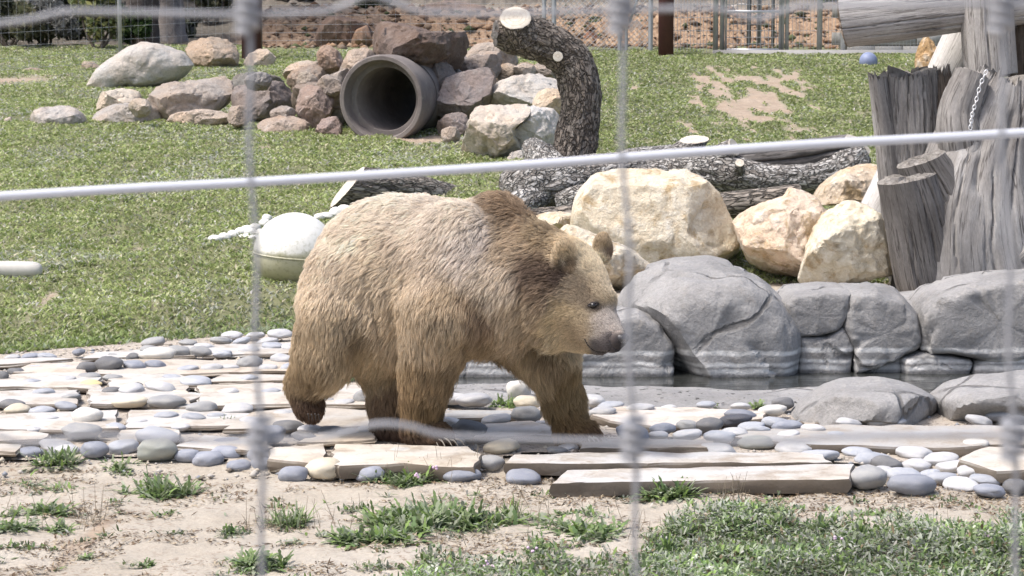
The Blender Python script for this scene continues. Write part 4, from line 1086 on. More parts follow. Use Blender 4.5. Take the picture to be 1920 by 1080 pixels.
# ---------------------------------------------------------------- concrete pipe
gpp = ground(712, 262); Yp = gpp[1] + .1
cen = P(714, 187, Yp)
Rb = 84 / F * Yp
pipe = empty('culvert_pipe', (cen[0], cen[1], gpp[2]))
tag(pipe, 'large dark grey concrete pipe set in the rock pile like a den', 'pipe')
t = NT('aged_concrete')
co = t.coord(); n1 = t.noise(co, 3, 6, .62); n2 = t.noise(co, 18, 7, .7)
c = t.mix(t.ramp(n1, [(.35, 0), (.65, 1)]), (.135, .115, .11), (.22, .195, .18))
c = t.mix(t.ramp(n2, [(.55, 0), (.75, .6)]), c, (.30, .28, .255))
M_CONC = t.done(c, .8, t.bump(n2, .4, .01), .3)
ax = np.array([math.sin(math.radians(17)), math.cos(math.radians(17)), .02]); ax /= np.linalg.norm(ax)
e1 = np.cross(ax, [0, 0, 1]); e1 /= np.linalg.norm(e1); e2 = np.cross(e1, ax)
def lathe(name, prof, mat, n=96):
    th = np.linspace(0, 2 * np.pi, n, endpoint=False)
    V = np.concatenate([cen + ax * s + (np.cos(th)[:, None] * e1 + np.sin(th)[:, None] * e2) * r for s, r in prof])
    i = np.arange(n); j = (i + 1) % n
    Q = np.concatenate([np.stack([k * n + i, (k + 1) * n + i, (k + 1) * n + j, k * n + j], 1) for k in range(len(prof) - 1)])
    return mk(name, V, Q, mat, pipe, True, 35)
lathe('bell', [(.62, Rb * .84), (.40, Rb * .93), (.30, Rb * .985), (.05, Rb), (.015, Rb * .99), (0, Rb * .965), (0, Rb * .885), (.015, Rb * .865), (.14, Rb * .845), (.15, Rb * .83)], M_CONC)
lathe('barrel', [(.15, Rb * .845), (.152, Rb * .72), (.165, Rb * .705), (2.4, Rb * .70), (2.4, Rb * .86), (.60, Rb * .86)], M_CONC)

# ---------------------------------------------------------------- toys on the lawn
t = NT('algae_stained_plastic')
geo = t.new('ShaderNodeNewGeometry'); co = t.coord()
sp2 = t.new('ShaderNodeSeparateXYZ'); t.L(co, sp2.inputs[0])
n1 = t.noise(co, 7, 6, .65); n2 = t.noise(co, 40, 5, .7)
h = t.math('ADD', sp2.outputs[2], t.math('MULTIPLY', t.math('SUBTRACT', n1, .5), .10))
c = t.mix(t.ramp(h, [(.0, 1), (.20, .7), (.225, 0)]), (.74, .73, .68), (.36, .34, .19))
sm = t.math('MULTIPLY', t.ramp(n2, [(.5, 0), (.66, 1)]), t.ramp(h, [(.16, .9), (.30, .35), (.45, .08)]))
c = t.mix(sm, c, (.30, .29, .18))
c = t.mix(t.math('MULTIPLY', t.ramp(n1, [(.5, 0), (.7, 1)]), .25), c, (.52, .50, .42))
M_BUOY = t.done(c, .45, t.bump(n2, .1, .004), .4)
gb = ground(552, 533)
Yb = gb[1] + .22
Rb2 = 78 / F * Yb
buoy = empty('float_ball', (P(553, 470, Yb)[0], Yb, gb[2]))
tag(buoy, 'big white plastic ball with a seam and green algae below, on the lawn', 'ball')
bc = P(553, 476, Yb)
th, ph, Fc = sphere_grid(64, 40)
V = np.stack([np.sin(ph) * np.cos(th), np.sin(ph) * np.sin(th), np.cos(ph)], 1)
tilt = Matrix.Rotation(math.radians(5), 3, 'Y'); tm = np.array(tilt)
up = V.copy(); up[:, 2] = np.where(V[:, 2] < 0, V[:, 2] * .05, V[:, 2])
dn = V.copy() * .985; dn[:, 2] = np.where(V[:, 2] > 0, V[:, 2] * .02, V[:, 2] * .86)
mk('upper_shell', up * Rb2 @ tm.T + bc, Fc, M_BUOY, buoy, origin=(bc[0], bc[1], gb[2]))
mk('lower_shell', dn * Rb2 @ tm.T + bc - np.array([0, 0, .004]), Fc, M_BUOY, buoy, origin=(bc[0], bc[1], gb[2]))
rg = np.linspace(0, 2 * np.pi, 65)
V, Fc, _ = tube_arr((np.stack([np.cos(rg), np.sin(rg), rg * 0], 1) * Rb2 * 1.0) @ tm.T + bc - np.array([0, 0, .008]), np.full(65, .006), 8, caps=False)
mk('seam', V, Fc, M_BUOY, buoy, origin=(bc[0], bc[1], gb[2]))

M_WHITE = plain('chalky_white_plastic', (.72, .705, .65), .6, var=.1)
rope = empty('lumpy_white_chain', ground(440, 452))
tag(rope, 'lumpy off-white plastic chain trailing on the grass behind the white ball', 'chain')
for k, (u, v, w_, h_) in enumerate([(402, 449, 24, 13), (420, 445, 22, 14), (436, 441, 22, 14), (450, 436, 20, 15), (463, 431, 24, 13), (478, 428, 20, 15), (496, 420, 22, 16), (462, 444, 26, 9), (478, 446, 24, 9), (488, 438, 18, 14), (468, 436, 28, 14), (500, 410, 18, 14), (598, 408, 18, 13), (612, 405, 26, 12), (630, 400, 26, 18), (646, 396, 30, 20)]):
    gg = ground(u, v + h_ / 2)
    th, ph, Fc = sphere_grid(16, 10)
    V = np.stack([np.sin(ph) * np.cos(th), np.cos(ph), np.sin(ph) * np.sin(th)], 1)
    V = V * (1 + .15 * pn(V * 1.5 + k * 3))[:, None]
    sc = gg[1] / F
    mk('link', V * np.array([w_ * .56, w_ * .5, h_ * .62]) * sc + gg + np.array([0, .02, h_ * .5 * sc]), Fc, M_WHITE, rope)
gl = ground(40, 524); sc = gl[1] / F
th, ph, Fc = sphere_grid(32, 24)
V = np.stack([np.sign(np.cos(ph)) * np.abs(np.cos(ph)) ** .35, np.sin(ph) ** .6 * np.cos(th), np.sin(ph) ** .6 * np.sin(th)], 1)
o = mk('white_roller', V * np.array([72 * sc, 17 * sc, 16.5 * sc]) + np.array([P(8, 510, gl[1] + .08)[0], gl[1] + .08, gl[2] + 16 * sc]), Fc, plain('pale_plastic', (.50, .48, .44), .55, var=.16, scale=11), sharp=40)
tag(o, 'pale rounded plastic roller lying on the lawn at the left edge', 'roller')
gb3 = ground(1630, 125)
th, ph, Fc = sphere_grid(32, 20); sc = gb3[1] / F
V = np.stack([np.sin(ph) * np.cos(th), np.cos(ph), np.sin(ph) * np.sin(th)], 1) * 17 * sc
o = mk('blue_ball', V + gb3 + np.array([0, .1, 10 * sc]), Fc, plain('faded_blue_plastic', (.20, .235, .36), .5, var=.22, scale=9))
tag(o, 'faded blue ball on the grass before the block wall', 'ball')

# ---------------------------------------------------------------- far fences, wall and gate
Yw = 34.5
def post(name, px0, px1, base_px, top_z, mat, parent, Yd=Yw, thick=None):
    a = P(px0, base_px, Yd); b = P(px1, base_px, Yd); th_ = thick or (b[0] - a[0])
    zb = T(np.array([(a[0] + b[0]) / 2]), np.array([Yd]))[0] - .1
    w = b[0] - a[0]; c_ = (a[0] + b[0]) / 2
    n = 10
    # rounded box post
    V, Fc, _ = tube_arr(np.array([[c_, Yd, zb], [c_, Yd, (zb + top_z) / 2], [c_, Yd, top_z]]), np.array([.5, .5, .5]) * w, 14)
    return mk(name, V, Fc, mat, parent, True, 40, origin=(c_, Yd, zb))
def bpost(name, px0, px1, top_z, mat, parent, Yd=Yw, base=None):
    x0 = P(px0, 69, Yd)[0]; x1 = P(px1, 69, Yd)[0]; w = x1 - x0
    zb = T(np.array([x0]), np.array([Yd]))[0] - .1 if base is None else base
    mb = MB(); e = min(.012, w * .12)
    V, Q = box_arr((x0, Yd - w / 2, zb), (x1, Yd + w / 2, top_z))
    mb.add(V, Q)
    return mk(name, *mb.get(), mat, parent, False, origin=(x0, Yd, zb))
def strand_mesh(name, lines, r, mat, parent, kind_=True):
    mb = MB()
    for a, b in lines: mb.rod(a, b, r, 4)
    V, Fc = mb.get()
    o = mk(name, V, Fc, mat, parent)
    if kind_: o['kind'] = 'stuff'
    return o
def xw(px, Yd=Yw): return P(px, 69, Yd)[0]
M_WIRE = plain('fence_wire', (.40, .41, .43), .5, .5)
# red brown steel posts
o = bpost('steel_post', 455, 490, 3.6, M_RUST, None, 33.2); tag(o, 'dark red brown steel post at the end of the woven wire fence', 'post')
o = bpost('steel_post', 1235, 1262, 3.8, M_RUST, None, 34.0); tag(o, 'red brown steel post between the wire pen and the chain link', 'post')
# woven wire fence at the left
wf = empty('woven_wire_fence', (xw(200, 31.5), 31.5, T(np.array([-5.5]), np.array([31.5]))[0]))
tag(wf, 'woven wire fence on leaning wires before the woods at the left', 'fence')
fa = np.array([P(-420, 69, 28.0)[0], 28.0]); fb = np.array([P(480, 69, 33.3)[0], 33.3])
za = T(fa[:1], fa[1:])[0] + .0; zb_ = T(fb[:1], fb[1:])[0] + .05
lines = []
hts = [.05, .2, .36, .54, .74, .96, 1.2, 1.45, 1.75, 2.05]
for hgt in hts:
    lines.append((np.array([*fa, za + hgt]), np.array([*fb, zb_ + hgt])))
strand_mesh('line_wire', lines, .0019, M_WIRE, wf)
lines = []
for k in np.linspace(0, 1, 62):
    p = fa + (fb - fa) * k; zz_ = za + (zb_ - za) * k
    lines.append((np.array([*p, zz_ + .05]), np.array([*p, zz_ + 1.45])))
strand_mesh('stay_wire', lines, .0011, M_WIRE, wf)
for k in (.02, .36, .68):
    p = fa + (fb - fa) * k; zz_ = za + (zb_ - za) * k
    V, Fc, _ = tube_arr(np.array([[*p, zz_ - .2], [*p, zz_ + 1], [*p, zz_ + 2.2]]), np.full(3, .03), 10)
    mk('fence_post', V, Fc, M_STEEL, wf)
# low wire in front of the soil bank
lines = [(np.array([xw(490, 34.6), 34.6, 1.62 + h_]), np.array([xw(1040, 35), 35.0, 1.66 + h_])) for h_ in (.12, .24, .36, .5, .66)]
bf = empty('bank_wire_fence', (xw(760, 34.8), 34.8, 1.5)); tag(bf, 'thin wire fence strands crossing in front of the orange soil bank', 'fence')
strand_mesh('line_wire', lines, .0022, M_WIRE, bf)
strand_mesh('stay_wire', [(np.array([xw(490 + 28 * k, 34.6 + k * .02), 34.6 + k * .02, 1.60]), np.array([xw(490 + 28 * k, 34.6 + k * .02), 34.6 + k * .02, 2.35])) for k in range(20)], .0012, M_WIRE, bf)
# chain link panel
cl = empty('chain_link_fence', (xw(1100, 35), 35.0, 1.6)); tag(cl, 'chain link fence panel on thin steel pipes behind the curved trunk', 'fence')
x0, x1 = xw(1018, 35), xw(1225, 35); zb_ = T(np.array([x0]), np.array([35.]))[0]; zt = zb_ + 1.9
lines = []
sp = .085
for k in np.arange(x0 - 2.0, x1, sp):
    for sgn in (1, -1):
        a = np.array([k, zb_]) if sgn > 0 else np.array([k + (zt - zb_), zb_])
        b = np.array([k + (zt - zb_), zt]) if sgn > 0 else np.array([k, zt])
        # clip to the panel
        pts = []
        for q in np.linspace(0, 1, 40):
            p = a + (b - a) * q
            if x0 <= p[0] <= x1: pts.append(p)
        if len(pts) > 1: lines.append((np.array([pts[0][0], 35, pts[0][1]]), np.array([pts[-1][0], 35, pts[-1][1]])))
strand_mesh('chain_link_mesh', lines, .0035, M_STEEL, cl)
for a, b in ((1016, 1024), (1034, 1043), (1158, 1166), (1171, 1177), (1215, 1224)):
    post('fence_pipe', a, b, 100, zb_ + 2.1, M_STEEL, cl, 35.0)
V, Fc, _ = tube_arr(np.array([[xw(1180, 35), 35.02, zb_ + .45], [xw(1205, 35), 35.02, zb_ + 1.05]]), np.full(2, .02), 8)
mk('brace', V, Fc, M_STEEL, cl)
# welded mesh pen with gate
pen = empty('mesh_pen_fence', (xw(1450), Yw, 1.5)); tag(pen, 'grey steel framed mesh fence with uprights on a concrete kerb at the right', 'fence')
zg = T(np.array([xw(1450)]), np.array([Yw]))[0]
for a, b in ((1337, 1346), (1350, 1358), (1463, 1470), (1472, 1478), (1532, 1541)):
    bpost('fence_post', a, b, zg + 2.2, M_STEEL, pen)
M_WHITEP = plain('white_painted_post', (.6, .6, .6), .5)
bpost('white_post', 1576, 1584, zg + 2.2, M_WHITEP, pen, Yw - .05)
def grid_panel(name, p0, p1, z0, z1, dx, dz, parent, Yd, rr=.0035):
    a, b = xw(p0, Yd), xw(p1, Yd)
    L = [(np.array([x_, Yd, z0]), np.array([x_, Yd, z1])) for x_ in np.arange(a, b, dx)]
    L += [(np.array([a, Yd + .004, z_]), np.array([b, Yd + .004, z_])) for z_ in np.arange(z0, z1, dz)]
    return strand_mesh(name, L, rr, M_WIRE, parent)
grid_panel('wire_panel', 1264, 1337, zg - .05, zg + 2, .05, .2, pen, Yw, .004)
grid_panel('wire_panel', 1479, 1576, zg - .05, zg + 2, .055, .2, pen, Yw, .003)
grid_panel('wire_panel', 1586, 1760, zg - .05, zg + 2, .055, .2, pen, Yw, .003)
gate = empty('mesh_gate', (xw(1410), Yw - .06, zg)); tag(gate, 'square mesh gate in a light steel frame behind the lawn', 'gate')
grid_panel('mesh_panel', 1360, 1462, zg + .05, zg + 2, .06, .10, gate, Yw - .03, .0042)
mb = MB()
for p0, p1 in ((1358.5, 1362), (1459, 1462.5)): mb.box((xw(p0), Yw - .08, zg + .02), (xw(p1), Yw - .05, zg + 2.1))
mb.box((xw(1362), Yw - .08, zg + .03), (xw(1459), Yw - .05, zg + .08))
mb.box((xw(1362), Yw - .08, zg + .62), (xw(1459), Yw - .05, zg + .66))
mk('gate_frame', *mb.get(), M_STEEL, gate, False)
for a, b in ((1400, 1408), (1420, 1427), (1446, 1452)):
    bpost('inner_post', a, b, zg + 2, plain('dark_steel', (.17, .18, .2), .5, .3), pen, Yw + 1.6)
kerb = mk('concrete_kerb', *box_arr((xw(1335), Yw - .25, zg - .3), (xw(1800), Yw - .1, zg + .06)), plain('kerb_concrete', (.33, .32, .31), .85, scale=8), None, False)
tag(kerb, 'low grey concrete kerb under the mesh fence and gate', 'kerb')
# block wall
bw = empty('block_wall', (xw(1690, 34.8), 34.8, zg)); tag(bw, 'pale grey concrete block wall behind the beam log', 'wall')
M_BLOCK = plain('concrete_block', (.36, .35, .325), .9, scale=14)
M_MORT = plain('mortar', (.22, .21, .2), .95)
bwid, bh = .43, .21
xa = xw(1588, 34.8)
mk('mortar_core', *box_arr((xa, 34.82, zg - .2), (xa + 3.6, 34.98, zg + 2.0)), M_MORT, bw, False)
proto = None
for r_ in range(10):
    for c_ in range(9):
        x_ = xa + c_ * bwid - (bwid / 2 if r_ % 2 else 0) + .006
        z_ = zg - .08 + r_ * bh
        if proto is None:
            V, Q = box_arr((0, 0, 0), (bwid - .014, .16, bh - .014)); V = V - 0
            proto = mesh_from('block', V, Q, False); proto.materials.append(M_BLOCK)
        o = bpy.data.objects.new('block', proto); COL.objects.link(o); o.parent = bw
        o.location = np.array([x_, 34.8 + RNG.uniform(0, .006), z_]) - np.array(bw.location)

def clods(n, seed=5):
    r = np.random.default_rng(seed)
    y = r.uniform(35.6, 40.5, n); x = y * r.uniform(-.118, .16, n)
    ico = np.array([[1, 0, 0], [-1, 0, 0], [0, 1, 0], [0, -1, 0], [0, 0, 1], [0, 0, -1]], float)
    tri = np.array([[0, 2, 4], [2, 1, 4], [1, 3, 4], [3, 0, 4], [2, 0, 5], [1, 2, 5], [3, 1, 5], [0, 3, 5]])
    V = ico[None] * (.018 + .075 * r.random(n) ** 3)[:, None, None] * r.uniform(.6, 1.4, (n, 6, 1)) * np.array([1.2, 1, .7])
    V = V + np.stack([x, y, T(x, y) + bump_t(x, y) + .01], 1)[:, None, :]
    Fx = (np.arange(n) * 6)[:, None, None] + tri[None]
    cols = np.array([(.27, .18, .115), (.19, .115, .072), (.32, .235, .165), (.12, .08, .055), (.22, .17, .13), (.08, .09, .045)])
    tg = NT('soil_clod'); m_ = tg.done(tg.attr('tint'), .95, None, .1)
    o = mk('soil_clods', V.reshape(-1, 3), Fx.reshape(-1, 3), m_, None, False, origin=(0, 38, 2), tint=np.repeat(cols[r.integers(0, 6, n)] * r.uniform(.7, 1.2, n)[:, None], 6, 0))
    kind(o, 'stuff'); o['label'] = 'crumbled clods and stones on the orange soil bank'
clods(2600)
# ---------------------------------------------------------------- background: bank boulders, shrubs, trees
GB = 'rocks in the soil bank behind the fence'
M_BANKR = m_rock('bank_rock', stain=(.07, .05, .04), stain_amt=.4, pale=(.4, .33, .27), pale_amt=.3)
for k, (poly, Yd, col, lab) in enumerate([
    ([(585, 78), (590, 42), (620, 30), (680, 36), (700, 60), (680, 86), (610, 88)], 36.6, (.15, .11, .09), 'dark brown boulder set in the soil bank left of the huge boulder'),
    ([(655, 90), (668, 55), (690, 48), (700, 88)], 36.4, (.3, .2, .14), 'orange brown rock beside the dark bank boulder'),
    ([(770, 28), (790, 8), (860, 2), (920, 14), (925, 34), (840, 40)], 39.5, (.24, .2, .18), 'long grey rock on top of the soil bank'),
    ([(1078, 92), (1086, 66), (1104, 58), (1126, 70), (1128, 96)], 37.5, (.22, .12, .08), 'red brown rock behind the chain link panel'),
    ([(1170, 78), (1180, 40), (1205, 38), (1212, 80)], 38.0, (.27, .22, .18), 'brown rock with a dark hollow behind the steel pipes'),
    ([(1180, 50), (1196, 22), (1220, 30), (1224, 60)], 39.5, (.36, .34, .32), 'grey rock high on the slope behind the steel pipes'),
    ([(1350, 30), (1375, 8), (1420, 6), (1445, 26), (1420, 38)], 42, (.33, .32, .31), 'grey slope rock seen over the mesh gate'),
    ([(1270, 40), (1290, 22), (1330, 28), (1336, 46)], 41, (.30, .27, .24), 'grey brown slope rock behind the wire panel'),
    ([(1500, 44), (1515, 28), (1560, 30), (1568, 48)], 41, (.34, .30, .26), 'tan slope rock behind the right wire panel'),
]):
    rock('rock', poly, Yd, .3, M_BANKR, col, lab, 'rock', GB, seed=120 + k, nu=40, nv=24)

def m_leaf(name, rough=.6, transl=.35):
    t = NT(name)
    c = t.attr('tint')
    t.L(c, t.b.inputs['Base Color']); t.b.inputs['Roughness'].default_value = rough; t.b.inputs['Specular IOR Level'].default_value = .25
    tr = t.new('ShaderNodeBsdfTranslucent'); t.L(c, tr.inputs[0])
    mx = t.new('ShaderNodeMixShader'); mx.inputs[0].default_value = transl
    t.L(t.b.outputs[0], mx.inputs[1]); t.L(tr.outputs[0], mx.inputs[2]); t.L(mx.outputs[0], t.out.inputs[0])
    return t.m
M_LEAF = m_leaf('leaves')
def leaf_cloud(name, centers, radii, n, size, cols, parent, seed=0, aspect=.5):
    r = np.random.default_rng(seed)
    centers = np.asarray(centers, float); radii = np.asarray(radii, float)
    k = r.choice(len(centers), n, p=(radii.prod(1) / radii.prod(1).sum()))
    d = r.normal(size=(n, 3)); d /= np.linalg.norm(d, axis=1)[:, None]
    p = centers[k] + d * radii[k] * (r.uniform(.25, 1.05, n) ** .6)[:, None]
    keep = fbm(p * 1.7 / max(.25, radii.mean()) + seed, 3) > -.28
    p = p[keep]; n = len(p)
    a = r.normal(size=(n, 3)); a /= np.linalg.norm(a, axis=1)[:, None]
    b = np.cross(a, r.normal(size=(n, 3))); b /= np.linalg.norm(b, axis=1)[:, None]
    s = size * r.uniform(.6, 1.4, n)[:, None]
    V = np.stack([p - a * s, p + b * s * aspect, p + a * s, p - b * s * aspect], 1).reshape(-1, 3)
    cols = np.asarray(cols, float)
    ci = cols[r.integers(0, len(cols), n)] * r.uniform(.7, 1.3, n)[:, None]
    return mk(name, V, np.arange(n * 4).reshape(n, 4), M_LEAF, parent, False, tint=np.repeat(ci, 4, 0))
def shrub(label, px, py, w, h, Yd, cols, n=2500, size=.05, seed=0, name='shrub', cat='shrub', group=None, stem=True):
    x0 = P(px, py, Yd)[0]; zb = T(np.array([x0]), np.array([Yd]))[0]
    r = np.random.default_rng(seed)
    root = empty(name, (x0, Yd, zb)); tag(root, label, cat, group)
    W, H = w / F * Yd, h / F * Yd
    cs = np.stack([x0 + r.uniform(-.38, .38, 9) * W, Yd + r.uniform(-.3, .3, 9) * W, zb + H * r.uniform(.2, .75, 9)], 1)
    leaf_cloud('foliage', cs, np.stack([W * r.uniform(.18, .3, 9), W * r.uniform(.18, .3, 9), H * r.uniform(.16, .28, 9)], 1), n, size, cols, root, seed)
    if stem:
        for q in range(4):
            tip = cs[q]
            V, Fc, _ = tube_arr(smooth_path([[x0 + r.normal() * .05, Yd, zb - .1], [x0 * .5 + tip[0] * .5 + r.normal() * .1, Yd, (zb + tip[2]) / 2], list(tip)], 8), np.linspace(.03, .008, 8), 6)
            mk('stem', V, Fc, M_BARK2, root).color = (.12, .105, .09, 1)
    return root
M_BARK2 = m_rock('trunk_bark', stain=(.03, .027, .025), stain_amt=.6, pale=(.3, .28, .26), pale_amt=.3)
DG = [(.075, .09, .05), (.10, .115, .065), (.065, .07, .05)]
YG = [(.26, .26, .09), (.20, .22, .09), (.13, .17, .07)]
GG = [(.20, .20, .19), (.27, .265, .26), (.15, .155, .145)]
OG = [(.14, .145, .085), (.19, .18, .11), (.11, .12, .07)]
shrub('tall yellow green bush behind the woven wire fence', 185, 120, 90, 150, 35.5, YG + OG[:1], 5000, .055, 1)
shrub('dark green low bush between the yellow bush and the grey trunks', 250, 110, 90, 80, 36.5, [(.05, .09, .03), (.07, .11, .035), (.04, .06, .03)], 4000, .05, 2)
GS = 'grey scrub bushes behind the woven wire fence'
for k, (px, py, w, h, Yd, lab, cl_) in enumerate([
    (20, 130, 130, 120, 36, 'olive grey scrub bush at the far left edge', OG), (90, 130, 110, 100, 36.4, 'pale grey scrub bush left of the yellow bush', GG),
    (130, 125, 90, 130, 39, 'dark scrub bush behind the yellow bush', DG), (40, 110, 160, 200, 42, 'tall dark scrub bush far behind at the left edge', DG + OG),
    (330, 90, 90, 60, 40, 'dark scrub bush behind the grey trunks', DG + GG[:1]), (400, 80, 90, 90, 43, 'olive scrub bush left of the brown post', OG + DG),
    (-40, 130, 120, 170, 37, 'green scrub bush just at the left border', OG + YG[:1]),
    (130, 60, 200, 160, 48, 'dark scrub mass in the deep woods at the left', DG), (300, 40, 200, 140, 50, 'dark scrub mass behind the trunks in the woods', DG), (440, 30, 160, 120, 52, 'dark scrub mass above the brown post', DG + GG)]):
    shrub(lab, px, py, w, h, Yd, cl_, 4200, .06, 10 + k, group=GS)
GSS = 'scrub bushes on the slope above the soil bank'
for k, (px, py, w, h, Yd, lab, cl_) in enumerate([
    (540, 22, 150, 60, 43, 'grey brown scrub left on top of the soil bank', GG + DG), (700, 20, 70, 46, 40.5, 'round green bush on the bank above the huge boulder', [(.09, .12, .05), (.07, .1, .04)]),
    (640, 12, 140, 60, 47, 'dark scrub behind the round green bush', DG), (850, 8, 160, 60, 48, 'dark grey scrub above the long bank rock', DG + GG), (960, 20, 110, 60, 44, 'grey scrub behind the white sawn trunk top', GG + DG),
    (1090, 20, 130, 70, 45, 'dark scrub behind the chain link panel', DG), (1240, 14, 140, 60, 47, 'dark scrub behind the red brown post', DG + OG), (1420, 10, 160, 50, 50, 'dark scrub above the mesh gate', DG + GG),
    (1545, 12, 60, 40, 41.5, 'bright green tuft bush above the right wire panel', [(.1, .16, .05), (.08, .12, .04)]), (1620, 20, 140, 70, 48, 'dark scrub behind the beam log', DG)]):
    shrub(lab, px, py, w, h, Yd, cl_, 2600, .06, 40 + k, group=GSS)
def tree(label, px, py, w, Yd, col, seed, lean=0.0, h=7.0):
    x0 = P(px, py, Yd)[0]; zb = T(np.array([x0]), np.array([Yd]))[0]
    root = empty('oak_tree', (x0, Yd, zb)); tag(root, label, 'tree', 'oak trees in the woods')
    r = np.random.default_rng(seed); rad = w / F * Yd / 2
    pts = np.array([[x0, Yd, zb - .2], [x0 + lean * .5, Yd, zb + 1.6], [x0 + lean, Yd + .1, zb + 3.2], [x0 + lean * 1.6, Yd + .2, zb + h * .75]])
    C = smooth_path(pts, 26)
    R = np.interp(np.linspace(0, 1, 26), [0, .08, .5, 1], [rad * 1.35, rad, rad * .85, rad * .35])
    V, Fc, _ = tube_arr(C, R, 26, disp=lambda s, th, rr: rr * .16 * ridged(np.stack([s * 1.2, np.cos(th) * 2.5, np.sin(th) * 2.5], 1) + seed, 3) - rr * .12)
    o = mk('trunk', V, Fc, M_BARK2, root); o.color = (*col, 1)
    for q in range(5):
        a = C[12 + 2 * q]; az = r.uniform(0, 6.28); L = r.uniform(1.2, 2.4)
        e = a + np.array([math.cos(az) * L, math.sin(az) * L, r.uniform(.2, 1.2)])
        V, Fc, _ = tube_arr(smooth_path([a, (a + e) / 2 + [0, 0, .25], e], 8), np.linspace(rad * .4, rad * .1, 8), 8)
        b = mk('limb', V, Fc, M_BARK2, root); b.color = (*col, 1)
    cs = np.array([[x0 + lean + r.normal() * 1.3, Yd + r.normal() * 1.0, zb + h * r.uniform(.5, 1.0)] for _ in range(12)])
    leaf_cloud('crown', cs, r.uniform(.7, 1.3, (12, 3)), 7000, .09, DG + OG, root, seed)
tree('dark oak trunk at the left of the pair in the woods', 262, 100, 62, 37.5, (.075, .065, .06), 71, .3)
tree('pale grey oak trunk at the right of the pair in the woods', 325, 95, 50, 38.5, (.24, .225, .22), 72, -.2)
tree('slender oak far behind at the left edge', 40, 120, 22, 44, (.08, .075, .07), 73, .8)
tree('slender oak behind the yellow green bush', 150, 110, 24, 46, (.09, .08, .075), 74, -.5)
tree('oak standing above the brown post', 420, 60, 30, 50, (.08, .07, .065), 75, .4)
tree('oak on the slope above the chain link panel', 1110, 20, 34, 55, (.08, .07, .065), 76, .5, 8)
tree('oak on the slope above the soil bank', 620, 10, 34, 58, (.08, .07, .065), 77, -.5, 8)
# ---------------------------------------------------------------- the bear
S420 = 1 / F
def Yc(px): return 9.89 + (945 - px) / 420 * .42
AX = np.array([.906, -.42, 0]); LT = np.array([.42, .906, 0])
prims = []     # (kind, params, k_blend, fur_dir, fur_len)
def J(px, py, dv=0.0, Yd=None):
    Yd = (Yc(px) + dv) if Yd is None else Yd
    return P(px, py, Yd)
def cone(a, ra, b, rb, k=.05, d=None, L=.05):
    ra *= a[1] / F; rb *= b[1] / F
    dv = (b - a) / np.linalg.norm(b - a) if d is None else np.array(d, float)
    prims.append(('c', (a, ra, b, rb), k, dv, L))
def ell(c, r, k=.05, d=(0, 0, -1), L=.05, axes=None):
    A = np.stack([AX, LT, [0, 0, 1]]) if axes is None else np.asarray(axes, float)
    prims.append(('e', (c, np.array(r, float), A), k, np.array(d, float), L))
BACK = -AX * .75 + np.array([0, 0, -.65]); DOWN = -AX * .25 + np.array([0, 0, -1.0])
# trunk
ell(J(775, 520), (.43, .258, .362), d=BACK, L=.052)
ell(J(700, 540), (.275, .25, .375), .07, d=-AX * .55 + np.array([0, 0, -.85]), L=.05)
ell(J(870, 516), (.27, .275, .305), .07, d=BACK, L=.05)
ell(J(925, 548), (.22, .23, .22), .08, d=DOWN, L=.06)
ell(J(742, 593), (.31, .18, .175), .07, d=DOWN, L=.085)          # belly
# hump and neck
ell(J(932, 420), (.135, .11, .127), .065, d=-AX * .9 + np.array([0, 0, -.3]), L=.055)
cone(J(950, 452), 50, J(1052, 502, -.06), 54, .06, d=-AX * .8 + np.array([0, 0, -.5]), L=.05)
cone(J(930, 520), 122, J(1040, 545, -.09), 84, .07, d=-AX * .6 + np.array([0, 0, -.8]), L=.06)
# near shoulder and front leg
ell(J(850, 512, -.165), (.215, .125, .30), .06, d=(-.35, 0, -1), L=.055)
cone(J(832, 585, -.19), 78, J(800, 690, -.18), 44, .04, d=(-.2, 0, -1), L=.06)
cone(J(800, 690, -.18), 43, J(789, 790, Yd=9.87), 28, .04, d=(-.12, 0, -1), L=.06)
cone(J(786, 808, Yd=9.86), 27, J(822, 817, Yd=9.82), 24, .03, d=(.5, -.3, -.8), L=.03)
cone(J(822, 817, Yd=9.82), 21, J(838, 824, Yd=9.80), 12, .02, d=(.8, -.4, -.3), L=.02)
# far front leg, stepping forward
cone(J(965, 585, .12), 80, J(1034, 674, .14), 41, .05, d=(-.1, 0, -1), L=.06)
cone(J(1034, 670, .14), 40, J(1056, 745, Yd=10.0), 29, .04, d=(.15, 0, -1), L=.065)
cone(J(1056, 745, Yd=10.0), 29, J(1074, 795, Yd=9.97), 24, .04, d=(.25, 0, -1), L=.06)
cone(J(1068, 806, Yd=9.97), 26, J(1098, 812, Yd=9.93), 22, .03, d=(.8, -.3, -.6), L=.035)
cone(J(1098, 812, Yd=9.93), 20, J(1118, 819, Yd=9.90), 11, .02, d=(.8, -.4, -.3), L=.02)
# near hind leg, lifted
ell(J(634, 560, -.18), (.17, .115, .25), .035, d=(-.25, 0, -1), L=.05)
cone(J(632, 585, -.19), 68, J(614, 652, -.18), 56, .03, d=(-.3, 0, -1), L=.055)
cone(J(612, 655, -.18), 53, J(573, 722, -.10), 30, .04, d=(-.5, 0, -.85), L=.05)
cone(J(570, 724, -.10), 29, J(579, 760, -.12), 26, .03, d=(.2, -.1, -1), L=.03)
cone(J(579, 758, -.12), 25, J(587, 774, -.13), 15, .02, d=(.3, -.1, -1), L=.02)
